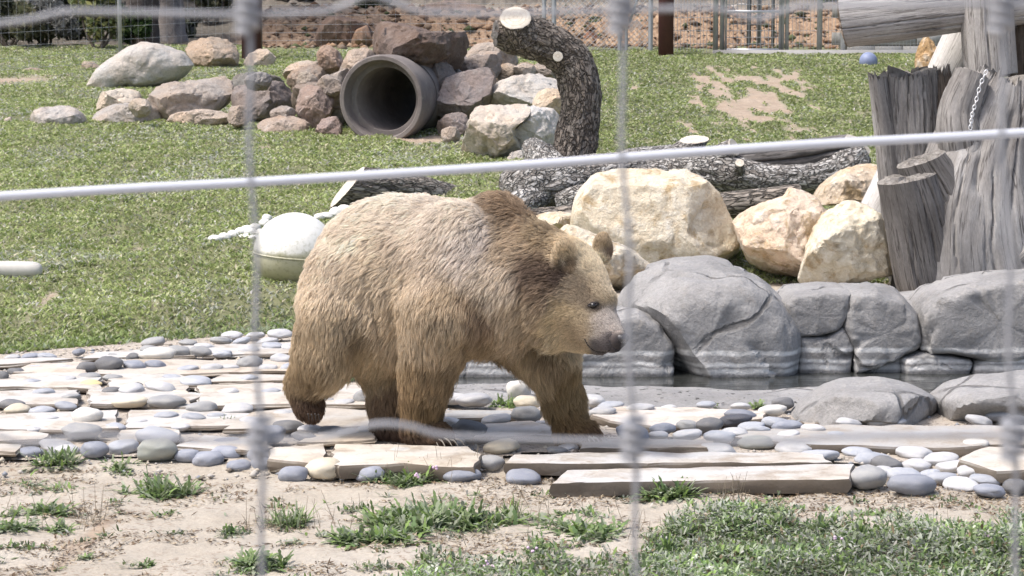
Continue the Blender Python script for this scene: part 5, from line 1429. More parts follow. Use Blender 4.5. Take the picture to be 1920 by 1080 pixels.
# far hind leg, standing
cone(J(700, 580, .14), 80, J(722, 668, .12), 54, .05, d=DOWN, L=.06)
cone(J(728, 665, .12), 50, J(734, 755, Yd=10.18), 34, .04, d=(0, 0, -1), L=.06)
cone(J(734, 755, Yd=10.18), 34, J(732, 796, Yd=10.15), 27, .03, d=(0, 0, -1), L=.045)
cone(J(722, 800, Yd=10.15), 24, J(768, 806, Yd=10.08), 19, .02, d=(.8, -.3, -.5), L=.025)
# head
HD = np.array([.62, -.46, -.63]); HD /= np.linalg.norm(HD)
hb = -HD + np.array([0, 0, -.25])
def H(px, py, Yd): return P(px, py, Yd)
cone(H(1066, 528, 9.70), 66, H(1082, 560, 9.66), 60, .04, d=hb, L=.024)
ell(H(1052, 590, 9.68), (.135, .13, .14), .05, d=(-.7, .1, -.75), L=.045)       # cheek
cone(H(1100, 528, 9.64), 38, H(1128, 566, 9.56), 27, .03, d=hb, L=.016)          # forehead
cone(H(1090, 585, 9.61), 50, H(1124, 616, 9.525), 38, .035, d=hb, L=.014)         # muzzle
cone(H(1110, 552, 9.59), 21, H(1136, 560, 9.545), 17, .025, d=hb, L=.014)          # brow
cone(H(1124, 614, 9.525), 36, H(1148, 635, 9.455), 26, .03, d=hb, L=.008)
cone(H(1147, 627, 9.46), 20, H(1165, 636, 9.415), 14, .02, d=hb, L=.004)        # nose
cone(H(1085, 632, 9.63), 26, H(1128, 652, 9.53), 12, .025, d=(-.7, .2, -.7), L=.018)  # jaw
def ear(px, py, Yd, w, h, t, axv):
    a = np.array(axv, float); a /= np.linalg.norm(a)
    u = np.array([0, 0, 1.0]) - a * a[2]; u = u + np.array([-.25, 0, 0]) if px < 1100 else u + np.array([.3, 0, 0]); u -= a * (u @ a); u /= np.linalg.norm(u)
    s = np.cross(u, a)
    ell(P(px, py, Yd), (w, t, h), .02, d=u * .9 + a * .1, L=.022, axes=np.stack([s, a, u]))
ear(1060, 486, 9.57, .066, .084, .030, (.72, -.70, .1))
ear(1130, 467, 9.78, .052, .066, .026, (.80, -.55, .1))

def sd(p, pr):
    kind_, q = pr[0], pr[1]
    if kind_ == 'c':
        a, ra, b, rb = q
        ab = b - a; t_ = np.clip(((p - a) @ ab) / (ab @ ab), 0, 1)
        return np.linalg.norm(p - a - t_[:, None] * ab, axis=1) - (ra + t_ * (rb - ra))
    c, r, A = q
    l = (p - c) @ A.T
    k0 = np.linalg.norm(l / r, axis=1); k1 = np.linalg.norm(l / r ** 2, axis=1)
    return k0 * (k0 - 1) / (k1 + 1e-9)
def bbox(pr):
    if pr[0] == 'c':
        a, ra, b, rb = pr[1]
        return np.minimum(a - ra, b - rb), np.maximum(a + ra, b + rb)
    c, r, A = pr[1]; m = r.max()
    return c - m, c + m
lo = np.min([bbox(p)[0] for p in prims], 0) - .05; hi = np.max([bbox(p)[1] for p in prims], 0) + .05
h = .0125
nn = np.ceil((hi - lo) / h).astype(int) + 1
gx, gy, gz = [lo[k] + h * np.arange(nn[k]) for k in range(3)]
D = np.full(nn, 1.0)
for pr in prims:
    k = pr[2]; b0, b1 = bbox(pr); mrg = .06 + k
    s0 = np.clip(np.floor((b0 - mrg - lo) / h).astype(int), 0, nn); s1 = np.clip(np.ceil((b1 + mrg - lo) / h).astype(int) + 1, 0, nn)
    sl = tuple(slice(a, b) for a, b in zip(s0, s1))
    G = np.stack(np.meshgrid(gx[sl[0]], gy[sl[1]], gz[sl[2]], indexing='ij'), -1)
    d = sd(G.reshape(-1, 3), pr).reshape(G.shape[:3])
    o = D[sl]
    hh = np.clip(.5 + .5 * (o - d) / k, 0, 1)
    D[sl] = np.minimum(o, o * (1 - hh) + d * hh - k * hh * (1 - hh))
# hollow of the ears
for (px, py, Yd, r_, a) in ((1068, 488, 9.515, .052, (.72, -.70, .1)), (1137, 469, 9.74, .032, (.8, -.55, .1))):
    c = P(px, py, Yd)
    s0 = np.floor((c - .09 - lo) / h).astype(int); s1 = np.ceil((c + .09 - lo) / h).astype(int)
    sl = tuple(slice(max(0, a_), b_) for a_, b_ in zip(s0, s1))
    G = np.stack(np.meshgrid(gx[sl[0]], gy[sl[1]], gz[sl[2]], indexing='ij'), -1)
    D[sl] = np.maximum(D[sl], r_ - np.linalg.norm(G - c, axis=-1))
# muscle relief
def nets(D, lo, h):
    ins = D < 0
    nx, ny, nz = D.shape
    c8 = [ins[i:nx - 1 + i, j:ny - 1 + j, k:nz - 1 + k] for i in (0, 1) for j in (0, 1) for k in (0, 1)]
    cnt = sum(c.astype(np.int8) for c in c8)
    act = (cnt > 0) & (cnt < 8)
    ia = np.argwhere(act)
    vid = -np.ones(act.shape, int); vid[act] = np.arange(len(ia))
    acc = np.zeros((len(ia), 3)); n = np.zeros(len(ia))
    cor = [(i, j, k) for i in (0, 1) for j in (0, 1) for k in (0, 1)]
    for a in range(8):
        for b in range(a + 1, 8):
            A_, B_ = np.array(cor[a]), np.array(cor[b])
            if np.abs(A_ - B_).sum() != 1: continue
            va = D[tuple((ia + A_).T)]; vb = D[tuple((ia + B_).T)]
            m = (va < 0) != (vb < 0)
            tt = np.where(m, va / (va - vb + 1e-12), 0)
            acc[m] += (A_ + (B_ - A_) * tt[:, None])[m]; n[m] += 1
    V = lo + (ia + acc / n[:, None]) * h
    F_ = []
    for ax in range(3):
        sl0 = [slice(None)] * 3; sl1 = [slice(None)] * 3
        sl0[ax] = slice(0, -1); sl1[ax] = slice(1, None)
        e = ins[tuple(sl0)] != ins[tuple(sl1)]
        idx = np.argwhere(e)
        o1, o2 = [(1, 2), (2, 0), (0, 1)][ax]
        ok = (idx[:, o1] > 0) & (idx[:, o2] > 0) & (idx[:, o1] < D.shape[o1] - 1) & (idx[:, o2] < D.shape[o2] - 1)
        idx = idx[ok]
        def cell(d1, d2):
            q = idx.copy(); q[:, o1] -= d1; q[:, o2] -= d2
            return vid[tuple(q.T)]
        quad = np.stack([cell(1, 1), cell(0, 1), cell(0, 0), cell(1, 0)], 1)
        flip = ~ins[tuple(idx.T)]
        quad[flip] = quad[flip][:, ::-1]
        F_.append(quad)
    return V, np.concatenate(F_)
BV, BF = nets(D, lo, h)
# smooth a little
E = np.concatenate([BF[:, [0, 1]], BF[:, [1, 2]], BF[:, [2, 3]], BF[:, [3, 0]]])
for it in range(3):
    s = np.zeros_like(BV); n = np.zeros(len(BV))
    np.add.at(s, E[:, 0], BV[E[:, 1]]); np.add.at(s, E[:, 1], BV[E[:, 0]]); np.add.at(n, E[:, 0], 1); np.add.at(n, E[:, 1], 1)
    BV = BV * .5 + .5 * s / n[:, None]
# folds of skin on the flank and shoulder
tri_ = np.concatenate([BF[:, [0, 1, 2]], BF[:, [0, 2, 3]]])
cr_ = np.cross(BV[tri_[:, 1]] - BV[tri_[:, 0]], BV[tri_[:, 2]] - BV[tri_[:, 0]])
bn_ = np.zeros_like(BV)
for k in range(3): np.add.at(bn_, tri_[:, k], cr_)
bn_ /= np.linalg.norm(bn_, axis=1)[:, None] + 1e-12
bu, bv_ = px_of(BV)
along = BV @ AX
fold = fbm(np.stack([along * 15 + .8 * BV[:, 2], BV[:, 2] * 2.6, along * 0 + 2], 1), 2)
fm = np.exp(-((bu - 705) / 55) ** 2 - ((bv_ - 575) / 75) ** 2) + .6 * np.exp(-((bu - 900) / 45) ** 2 - ((bv_ - 600) / 60) ** 2)
soft = fbm(BV * 6.5, 2)
BV = BV + bn_ * (.020 * fold * fm + .010 * soft * (bu < 1030))[:, None]
# coat colour: places on the bear (as seen from its right side) -> coat tone, with some light on the back and crease shade painted in
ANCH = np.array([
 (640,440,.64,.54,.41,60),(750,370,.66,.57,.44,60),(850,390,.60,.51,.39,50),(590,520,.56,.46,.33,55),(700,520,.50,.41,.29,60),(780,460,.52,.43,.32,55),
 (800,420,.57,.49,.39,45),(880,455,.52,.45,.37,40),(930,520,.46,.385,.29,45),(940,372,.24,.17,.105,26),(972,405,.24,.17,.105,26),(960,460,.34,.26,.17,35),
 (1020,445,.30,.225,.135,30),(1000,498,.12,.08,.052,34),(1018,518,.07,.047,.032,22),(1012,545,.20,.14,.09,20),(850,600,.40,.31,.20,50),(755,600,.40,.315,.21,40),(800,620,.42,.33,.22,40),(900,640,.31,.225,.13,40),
 (905,600,.22,.15,.095,24),(885,570,.30,.22,.14,22),(965,590,.42,.335,.23,36),(1000,580,.36,.275,.18,35),(620,600,.44,.35,.23,45),(665,640,.26,.19,.11,26),(580,640,.38,.29,.18,40),(556,700,.25,.18,.10,35),(575,765,.105,.065,.04,30),  # brown fur, deepened by painted shade at the chest and thigh creases
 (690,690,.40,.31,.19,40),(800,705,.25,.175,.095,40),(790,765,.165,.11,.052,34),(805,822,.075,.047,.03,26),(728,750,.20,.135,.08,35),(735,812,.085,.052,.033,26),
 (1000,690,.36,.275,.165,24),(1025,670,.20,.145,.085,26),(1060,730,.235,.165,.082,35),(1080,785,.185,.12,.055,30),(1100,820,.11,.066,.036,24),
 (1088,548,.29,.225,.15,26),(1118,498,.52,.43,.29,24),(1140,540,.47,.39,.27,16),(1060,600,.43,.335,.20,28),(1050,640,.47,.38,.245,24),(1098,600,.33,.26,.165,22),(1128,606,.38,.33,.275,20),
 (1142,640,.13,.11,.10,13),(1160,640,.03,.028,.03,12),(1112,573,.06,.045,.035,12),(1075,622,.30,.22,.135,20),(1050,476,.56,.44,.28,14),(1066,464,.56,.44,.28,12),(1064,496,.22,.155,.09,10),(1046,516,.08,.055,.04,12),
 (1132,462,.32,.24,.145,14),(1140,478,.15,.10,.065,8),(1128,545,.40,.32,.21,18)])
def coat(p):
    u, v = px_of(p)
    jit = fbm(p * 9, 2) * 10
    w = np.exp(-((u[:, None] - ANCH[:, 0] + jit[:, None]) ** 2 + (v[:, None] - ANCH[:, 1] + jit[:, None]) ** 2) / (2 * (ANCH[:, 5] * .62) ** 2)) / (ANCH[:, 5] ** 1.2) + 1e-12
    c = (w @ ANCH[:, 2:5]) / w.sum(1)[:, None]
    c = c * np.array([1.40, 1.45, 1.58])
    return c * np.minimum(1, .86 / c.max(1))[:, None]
tb = NT('bear_skin'); tcol = tb.attr('tint'); M_SKIN = tb.done(tb.mix(1.0, tcol, (.62, .58, .55), 'MULTIPLY'), .85, None, .15)
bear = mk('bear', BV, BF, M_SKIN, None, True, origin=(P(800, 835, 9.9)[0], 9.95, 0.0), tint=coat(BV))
tag(bear, 'big blond brown bear walking to the right with its head lowered', 'bear')
borg = np.array(bear.location)
bvh = BVHTree.FromPolygons([Vector(v) for v in BV], [tuple(int(i) for i in f) for f in BF])
def hit(px, py):
    o = Vector((0, 0, CAM_Z)); d = Vector(P(px, py, 10.0)) - o; d.normalize()
    loc, nrm, _, _ = bvh.ray_cast(o, d)
    return (np.array(loc), np.array(nrm)) if loc is not None else (P(px, py, 9.6), np.array([0, -1.0, 0]))

# fur -----------------------------------------------------------------------
def make_fur(N=300000, seed=5):
    r = np.random.default_rng(seed)
    tri = np.concatenate([BF[:, [0, 1, 2]], BF[:, [0, 2, 3]]])
    A, B, C = BV[tri[:, 0]], BV[tri[:, 1]], BV[tri[:, 2]]
    cr = np.cross(B - A, C - A); ar = np.linalg.norm(cr, axis=1) / 2
    fn = cr / (2 * ar[:, None] + 1e-12)
    vn = np.zeros_like(BV)
    for k in range(3): np.add.at(vn, tri[:, k], cr)
    vn /= np.linalg.norm(vn, axis=1)[:, None]
    cen_ = (A + B + C) / 3
    cu, cv = px_of(cen_)
    head = sstep(cu, 1030, 1070) * (cv < 690)
    w = ar * (1 + 2.2 * head) * np.where(cen_[:, 2] < .06, .8, 1)
    ti = r.choice(len(tri), N, p=w / w.sum())
    a, b = r.random(N), r.random(N); fl = a + b > 1; a[fl] = 1 - a[fl]; b[fl] = 1 - b[fl]
    p = A[ti] + (B - A)[ti] * a[:, None] + (C - A)[ti] * b[:, None]
    n = vn[tri[ti, 0]] * (1 - a - b)[:, None] + vn[tri[ti, 1]] * a[:, None] + vn[tri[ti, 2]] * b[:, None]
    n /= np.linalg.norm(n, axis=1)[:, None]
    W = np.stack([np.exp(-np.clip(np.abs(sd(p, q)), 0, 1) / .028) for q in prims], 1) + 1e-9
    W /= W.sum(1)[:, None]
    dirs = W @ np.stack([q[3] / np.linalg.norm(q[3]) for q in prims])
    L = W @ np.array([q[4] for q in prims])
    # waves and partings in the coat
    f1 = np.stack([fbm(p * 5 + 3, 3), fbm(p * 5 + 40, 3), fbm(p * 5 + 80, 3)], 1)
    f2 = np.stack([pn(p * 22 + 3), pn(p * 22 + 40), pn(p * 22 + 80)], 1)
    longish = sstep(L, .02, .045)[:, None]
    dirs = dirs + (f1 * .36 + f2 * .42) * (.25 + .75 * longish) + r.normal(size=(N, 3)) * .12
    t_ = dirs - n * np.sum(dirs * n, 1)[:, None]
    t_ /= np.linalg.norm(t_, axis=1)[:, None] + 1e-9
    u, v = px_of(p)
    # underside hair hangs
    under = np.clip(-n[:, 2], 0, 1)
    L = L * (1 + .65 * under * (L > .04)) * r.uniform(.65, 1.2, N)
    nose = np.exp(-((u - 1162) ** 2 + (v - 637) ** 2) / (2 * 13 ** 2)); L = L * (1 - .9 * (nose > .4))
    inner = np.exp(-((u - 1062) ** 2 + (v - 496) ** 2) / (2 * 16 ** 2)); L = L * (1 - .45 * inner)
    eye = np.exp(-((u - 1112) ** 2 + (v - 572) ** 2) / (2 * 11 ** 2)); L = L * (1 - .85 * eye)
    lift = r.uniform(.22, .5, N) + .12 * f2[:, 0]
    s = np.array([0, .22, .5, .78, 1.0])
    K = len(s)
    pts = np.zeros((N, K, 3))
    g = np.array([0, 0, -1.0])
    for q, sv in enumerate(s):
        pts[:, q] = p + L[:, None] * (t_ * sv * .93 + n * (np.sin(sv * np.pi * .62) * lift)[:, None] + g * (.16 * sv ** 2) * (.4 + under[:, None]))
    # clumping into tufts
    nc = 42000
    ci = r.choice(N, nc, replace=False)
    kd = KDTree(nc)
    for q, i in enumerate(ci): kd.insert(p[i], q)
    kd.balance()
    own = np.empty(N, int)
    for i in range(N): own[i] = kd.find(p[i])[1]
    src = ci[own]
    cl = (.30 + .55 * r.random(nc))[own] * (.35 + .65 * longish[:, 0])
    for q in range(1, K):
        wq = (cl * s[q] ** 1.3)[:, None]
        tgt = pts[src, q]
        ok = (np.linalg.norm(tgt - pts[:, q], axis=1) < .06)[:, None]
        pts[:, q] = np.where(ok, pts[:, q] * (1 - wq) + tgt * wq, pts[:, q])
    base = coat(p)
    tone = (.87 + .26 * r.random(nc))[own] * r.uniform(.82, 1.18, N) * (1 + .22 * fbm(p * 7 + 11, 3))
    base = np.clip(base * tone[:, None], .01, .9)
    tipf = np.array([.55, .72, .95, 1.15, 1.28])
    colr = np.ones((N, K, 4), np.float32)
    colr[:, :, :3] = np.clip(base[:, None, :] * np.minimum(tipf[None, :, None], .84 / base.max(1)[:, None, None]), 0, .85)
    rad = np.where(L > .02, .00088, .00072)[:, None] * np.array([1.0, 1.0, .85, .55, .12])[None] * r.uniform(.8, 1.3, N)[:, None]
    hc = bpy.data.hair_curves.new('fur')
    hc.add_curves([K] * N)
    hc.attributes['position'].data.foreach_set('vector', (pts - borg).astype(np.float32).ravel())
    ra = hc.attributes.get('radius') or hc.attributes.new('radius', 'FLOAT', 'POINT')
    ra.data.foreach_set('value', rad.astype(np.float32).ravel())
    ca = hc.attributes.new('tint', 'FLOAT_COLOR', 'POINT'); ca.data.foreach_set('color', colr.ravel())
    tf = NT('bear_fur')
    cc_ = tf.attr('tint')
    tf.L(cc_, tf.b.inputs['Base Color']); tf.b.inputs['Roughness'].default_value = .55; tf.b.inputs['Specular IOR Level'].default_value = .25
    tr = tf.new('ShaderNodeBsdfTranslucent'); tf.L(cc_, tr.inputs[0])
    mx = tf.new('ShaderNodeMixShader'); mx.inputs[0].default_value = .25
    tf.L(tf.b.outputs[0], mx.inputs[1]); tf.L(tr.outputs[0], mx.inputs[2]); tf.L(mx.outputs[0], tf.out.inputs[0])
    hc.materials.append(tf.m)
    o = bpy.data.objects.new('fur', hc); COL.objects.link(o); o.parent = bear
    return o
make_fur()
M_EYE = plain('dark_eye', (.012, .009, .008), .12, spec=.7, var=.02)
M_NOSE = plain('bear_nose_skin', (.035, .033, .037), .42, spec=.5, var=.15, scale=60)
M_CLAW = plain('bear_claw', (.42, .37, .30), .45, var=.15)
M_DCLAW = plain('dark_claw', (.06, .05, .045), .5)
M_LIP = plain('dark_lip', (.025, .02, .02), .5)
th, ph, Fc = sphere_grid(20, 14)
U = np.stack([np.sin(ph) * np.cos(th), -np.cos(ph), np.sin(ph) * np.sin(th)], 1)
e, en = hit(1112, 573)
mk('eye', U * .0145 + e + en * .001, Fc, M_EYE, bear)
# dark eyelids
for sgn in (1, -1):
    L_ = [hit(1101 + 4.4 * k, 574 - k * .9 + sgn * (-3.3) * math.sin(k / 5 * math.pi)) for k in range(6)]
    V, Fc2, _ = tube_arr(np.array([a + b * .005 for a, b in L_]), np.array([.0015, .004, .005, .005, .004, .0015]), 6)
    mk('eyelid', V, Fc2, M_LIP, bear)
# nose pad with a blunt front
nc_, nn_ = P(1165, 637, 9.42), np.array([.75, -.5, -.2])
V = U.copy(); V = np.sign(V) * np.abs(V) ** .8
V = V * np.array([.029, .031, .024]) * (1 + .3 * np.clip(V[:, 2:3], -1, 1))
rotm = np.array(Matrix.Rotation(math.radians(-35), 3, 'Z') @ Matrix.Rotation(math.radians(15), 3, 'Y'))
mk('nose', V @ rotm.T + nc_, Fc, M_NOSE, bear)
for (u_, v_) in ((1164, 641), (1175, 639)):
    a, b = P(u_, v_, 9.395), 0
    mk('nostril', U * np.array([.005, .005, .0065]) + a, Fc, M_EYE, bear)
# mouth line
L_ = [hit(px, py) for px, py in ((1098, 634), (1104, 645), (1112, 653), (1122, 657), (1133, 657), (1143, 655))]
V, Fc2, _ = tube_arr(np.array([a + b * .006 for a, b in L_]), np.array([.0025, .004, .0045, .005, .005, .003]), 6)
mk('lip', V, Fc2, M_LIP, bear)
def claw(px, py, Yd, dx, dy, dz, L=.055, r=.0062):
    a = P(px, py, Yd); d = np.array([dx, dy, dz], float); d /= np.linalg.norm(d)
    C = smooth_path([a, a + d * L * .5 + np.array([0, 0, .006]), a + d * L + np.array([0, 0, -.012])], 7)
    V, Fc2, _ = tube_arr(C, np.linspace(r, .0012, 7), 7)
    return mk('claw', V, Fc2, M_CLAW, bear)
def toe(px, py, Yd, r_):
    c = P(px, py, Yd); V = U * np.array([r_ * 1.25, r_ * 1.2, r_]) + c
    return mk('toe', V, Fc, M_PAW, bear)
M_PAW = plain('paw_fur', (.085, .055, .036), .8, spec=.2, var=.3, scale=90)
for k in range(5): toe(800 + k * 10.5, 823 + .6 * k, 9.775 + abs(k - 1.5) * .018, .026)
for k in range(5): toe(1078 + k * 9.5, 818 + .6 * k, 9.885 + abs(k - 1.5) * .016, .024)
for k in range(5):      # near front paw
    claw(810 + k * 11, 822 + (k % 2) + (1 if k > 2 else 0), 9.755 + abs(k - 1.5) * .012, .55 + .08 * k, -.45 + .10 * k, -.45, .05, .0055)
for k in range(5):
    claw(1096 + k * 8, 819 + k * .5, 9.865 + abs(k - 1.5) * .012, .6 + .06 * k, -.45 + .1 * k, -.45, .045)
for k in range(4):      # lifted hind paw
    claw(577 + k * 6.5, 776 + (k % 2), 9.99, .25, .15, -1, .024, .005).data.materials[0] = M_DCLAW
for k in range(3):
    claw(762 + k * 7, 810, 10.02, .7, -.4, -.4, .035)
# ---------------------------------------------------------------- grass and weeds
M_GRASS = m_leaf('grass_blades', .6, .3)
def lawn_grass(n, seed=1):
    r = np.random.default_rng(seed)
    # distance distribution thins out with distance
    q = r.random(n); y0, y1 = 12.2, 36.6; e = -.15
    y = (y0 ** (1 + e) + q * (y1 ** (1 + e) - y0 ** (1 + e))) ** (1 / (1 + e))
    x = (r.random(n) * 2 - 1) * (y * .245 + 1.7)
    s = y - lawn_edge(x) + .10 * pn(np.stack([x * 3, y * 3, y * 0], 1))
    ok = s > .02
    ok &= ~((y < 13.35) & (x > -.9) & (x < 1.3)) & ~((y < 13.05) & (x > 0))
    ok &= ~((y < 14.4) & (x > -.6) & (x < .4) & (s < .4))
    ok &= ~((y > 34.28) & (x / y > .085)) & ~((y > 35.2) & (x / y > -.11))
    b = bare_amount(x, y)
    ok &= r.random(n) > b * 1.02
    x, y, b = x[ok], y[ok], b[ok]; n = len(x)
    p2 = np.stack([x, y, x * 0], 1)
    clump = fbm(p2 * np.array([1.3, .8, 1]), 3)
    keep = r.random(n) < .72 + .6 * clump
    x, y, b, clump, p2 = x[keep], y[keep], b[keep], clump[keep], p2[keep]; n = len(x)
    fine = fbm(p2 * 5 + 9, 3)
    z = T(x, y) + bump_t(x, y) - .004
    lod = np.clip(y / 13, 1, 3) ** .65
    edge_l = np.exp(-((y - lawn_edge(x)) / .35) ** 2) * (x < -1.2)
    H = .62 * (.026 + .030 * r.random(n) ** 1.5 + .03 * np.clip(fine, 0, 1) + .05 * edge_l * r.random(n)) * (.9 + .1 * lod) * (1 - .4 * b)
    Wd = (.0048 + .0055 * r.random(n)) * lod
    az = r.uniform(0, 2 * np.pi, n); ln = r.uniform(.3, 1.9, n) * H
    sx, sy = np.cos(az), np.sin(az)
    az2 = az + r.normal(size=n) * .6 + np.pi / 2
    px_, py_ = np.cos(az2) * Wd, np.sin(az2) * Wd
    base = np.stack([x, y, z], 1)
    side = np.stack([px_, py_, 0 * px_], 1)
    tip = base + np.stack([sx * ln, sy * ln, H], 1)
    mid = base * .5 + tip * .5 + np.stack([-sx * ln * .15, -sy * ln * .15, H * .12], 1)
    V = np.stack([base - side * .5, mid + side, tip, mid - side], 1).reshape(-1, 3)
    Q = np.arange(n * 4).reshape(n, 4)
    g1, g2, g3 = np.array([.33, .38, .145]), np.array([.24, .305, .11]), np.array([.42, .44, .25])
    gray = np.array([.41, .425, .35]); straw = np.array([.50, .455, .34])
    m = np.clip(.5 + .8 * fine, 0, 1)[:, None]
    c = g1 * (1 - m) + g2 * m
    c = np.where((r.random(n) < .30)[:, None], g3, c)
    patch_gray = sstep(fbm(p2 * np.array([.9, .55, 1]) + 30, 3), .0, .5)
    right = sstep(x / y, .0, .05)
    c = np.where((r.random(n) < .08 + .34 * patch_gray * (1 - right * .7))[:, None], gray, c)
    c = np.where((r.random(n) < .05 + .10 * b)[:, None], straw, c)
    c = np.where((r.random(n) < .015)[:, None], np.array([.55, .53, .50]), c)
    c = c * (1 - .12 * right[:, None]) * (1 + .26 * clump[:, None]) * r.uniform(.86, 1.16, n)[:, None]
    el = edge_l[:, None]; c = c * (1 - .45 * el) + np.array([.10, .19, .045]) * .45 * el
    o = mk('grass', V, Q, M_GRASS, None, False, origin=(0, 20, 0), tint=np.repeat(np.clip(c, 0, .9), 4, 0))
    kind(o, 'stuff'); o['label'] = 'short weedy green grass covering the slope'
    return o
lawn_grass(930000)

def leaf_strips(base, az, el, L, W, droop, lobed=True, small=False):
    """arrays of leaves, 4..7 stations each"""
    s = np.array([0, .18, .34, .5, .66, .82, 1.0]); wv = np.array([.25, .8, .35, 1.0, .4, .7, 0.0]) if lobed else np.array([.4, .7, .95, 1, .85, .5, 0])
    if small: s = np.array([0, .35, .7, 1.0]); wv = np.array([.4, 1.0, .75, 0.0])
    n = len(L); K = len(s)
    dirv = np.stack([np.cos(az) * np.cos(el), np.sin(az) * np.cos(el), np.sin(el)], 1)
    side = np.stack([-np.sin(az), np.cos(az), 0 * az], 1)
    C = base[:, None, :] + L[:, None, None] * (s[None, :, None] * dirv[:, None, :]) - (droop * L)[:, None, None] * (s ** 2)[None, :, None] * np.array([0, 0, 1.0])
    Wd = W[:, None] * wv[None]
    A = C + side[:, None, :] * Wd[..., None]; B = C - side[:, None, :] * Wd[..., None]
    A[..., 2] += .25 * Wd; B[..., 2] += .25 * Wd
    V = np.stack([A, B], 2).reshape(n, K * 2, 3)
    o = (np.arange(n) * K * 2)[:, None]
    Q = np.concatenate([o + np.array([2 * k, 2 * k + 1, 2 * k + 3, 2 * k + 2]) for k in range(K - 1)])
    return V.reshape(-1, 3), Q, K * 2
WC = np.array([(.17, .235, .095), (.21, .27, .13), (.12, .185, .075), (.27, .315, .20), (.31, .34, .25), (.20, .29, .085)])
def weed_arrays(cx, cy, zb, rad, n, r, Lr=(.05, .10), Wr=(.006, .012), upright=.6, lobed=True, cols=WC, rosettes=8, squash=1.0):
    rc = np.stack([cx + r.normal(size=rosettes) * rad * .42, cy + r.normal(size=rosettes) * rad * .42 * squash], 1)
    k = r.integers(0, rosettes, n)
    base = np.stack([rc[k, 0] + r.normal(size=n) * rad * .15, rc[k, 1] + r.normal(size=n) * rad * .15, np.full(n, zb)], 1)
    base[:, 2] = T(base[:, 0], base[:, 1]) + .002 if zb is None else zb
    az = r.uniform(0, 2 * np.pi, n); el = np.clip(r.normal(upright, .35, n), .05, 1.45)
    L = r.uniform(*Lr, n); W = r.uniform(*Wr, n)
    V, Q, per = leaf_strips(base, az, el, L, W, r.uniform(.1, .55, n), lobed)
    c = cols[r.integers(0, len(cols), n)] * r.uniform(.75, 1.25, n)[:, None]
    return V, Q, np.repeat(c, per, 0)
M_WEED = m_leaf('weed_leaves', .6, .3)
WG = 'weed clumps on the sandy soil'
def weed(px, py, wpx, label, n=110, seed=0, Lr=(.05, .10), Wr=(.006, .011), upright=.6, lobed=True, cols=WC, z=-.07, group=WG, rosettes=7, name='weed_clump', squash=.7):
    a, b = (px - 960) / F, (540 - py) / F
    d = np.array([a, _c + b * _s, -_s + b * _c]); p = np.array([0, 0, CAM_Z]) + d * ((z - CAM_Z) / d[2])
    r = np.random.default_rng(seed + 900)
    rad = wpx / F * p[1] / 2 * 1.12; n = int(n * 1.35); Lr = (Lr[0] * 1.2, Lr[1] * 1.25); Wr = (Wr[0] * 1.1, Wr[1] * 1.2)
    V, Q, c = weed_arrays(p[0], p[1], z - .003, rad, n, r, Lr, Wr, upright, lobed, cols, rosettes, squash)
    o = mk(name, V, Q, M_WEED, None, False, origin=(p[0], p[1], z), tint=c)
    tag(o, label, 'weed', group)
    return o
weed(103, 878, 84, 'large spiky green weed clump before the left row of pebbles', 260, 1, (.06, .12), (.004, .008), .75)
weed(225, 882, 60, 'medium green weed clump right of the large spiky one', 130, 2, (.05, .09), (.004, .008), .6)
weed(235, 893, 24, 'tiny weed sprout just below the medium weed clump', 30, 3, (.02, .05), (.004, .007), .5)
weed(315, 925, 130, 'broad green weed patch on bare soil left of the fence wire', 330, 4, (.05, .10), (.004, .009), .6, rosettes=12)
weed(55, 911, 70, 'low grey green weed at the left, upper of the flat ones', 80, 5, (.03, .06), (.004, .008), .35)
weed(112, 922, 80, 'flat green weed right below the low grey green one', 120, 6, (.03, .07), (.004, .008), .35)
weed(85, 962, 120, 'wide dark green weed with thin stalks at the left', 230, 7, (.04, .08), (.005, .009), .5, rosettes=10)
weed(20, 996, 70, 'green weed at the left edge of the soil', 130, 8, (.04, .09), (.005, .010), .5)
weed(120, 992, 56, 'small flat weed right of the left edge weed', 70, 9, (.03, .06), (.004, .008), .4)
weed(430, 1000, 30, 'small bright green tuft on bare soil left of the wire', 40, 10, (.03, .05), (.004, .006), .8)
weed(545, 988, 90, 'fine bladed grass tuft right of the left fence wire', 150, 11, (.05, .12), (.002, .004), .8, False, rosettes=5)
weed(476, 1062, 90, 'green weed clump at the foot of the left fence wire', 140, 12, (.05, .09), (.006, .011), .6)
weed(280, 1060, 28, 'tiny green sprout near the bottom of the soil', 26, 13, (.02, .04), (.004, .006), .7)
weed(160, 1046, 26, 'tiny grey green sprout near the lower left', 22, 14, (.02, .04), (.004, .006), .5)
weed(800, 985, 260, 'largest spreading green weed patch in the middle of the soil', 900, 15, (.05, .11), (.006, .012), .65, rosettes=22, squash=.8)
weed(690, 1015, 160, 'grey green weed patch joined to the left of the largest patch', 420, 16, (.04, .09), (.006, .012), .5, rosettes=14)
weed(1090, 1000, 170, 'grey green weed patch beside the middle fence wire', 420, 17, (.04, .09), (.006, .011), .5, rosettes=14)
weed(1265, 936, 110, 'bright green leafy weed against the long front flagstone', 280, 18, (.05, .11), (.006, .011), .6, rosettes=8, squash=.22)
weed(760, 905, 120, 'grassy weed with pink flowers among the pebbles below the bear', 240, 19, (.04, .10), (.004, .009), .7, rosettes=9)
weed(940, 762, 48, 'round bright green tuft on the path right of the bear foreleg', 120, 20, (.04, .075), (.004, .007), .7, z=-.04, rosettes=4, cols=WC[[1, 5, 1, 5]] * 1.15)
weed(1418, 768, 30, 'small light green plant beside the dark pebble at the pond', 50, 21, (.04, .07), (.006, .010), .8, z=-.04, rosettes=3, cols=WC[[3, 5, 1]] * 1.15)
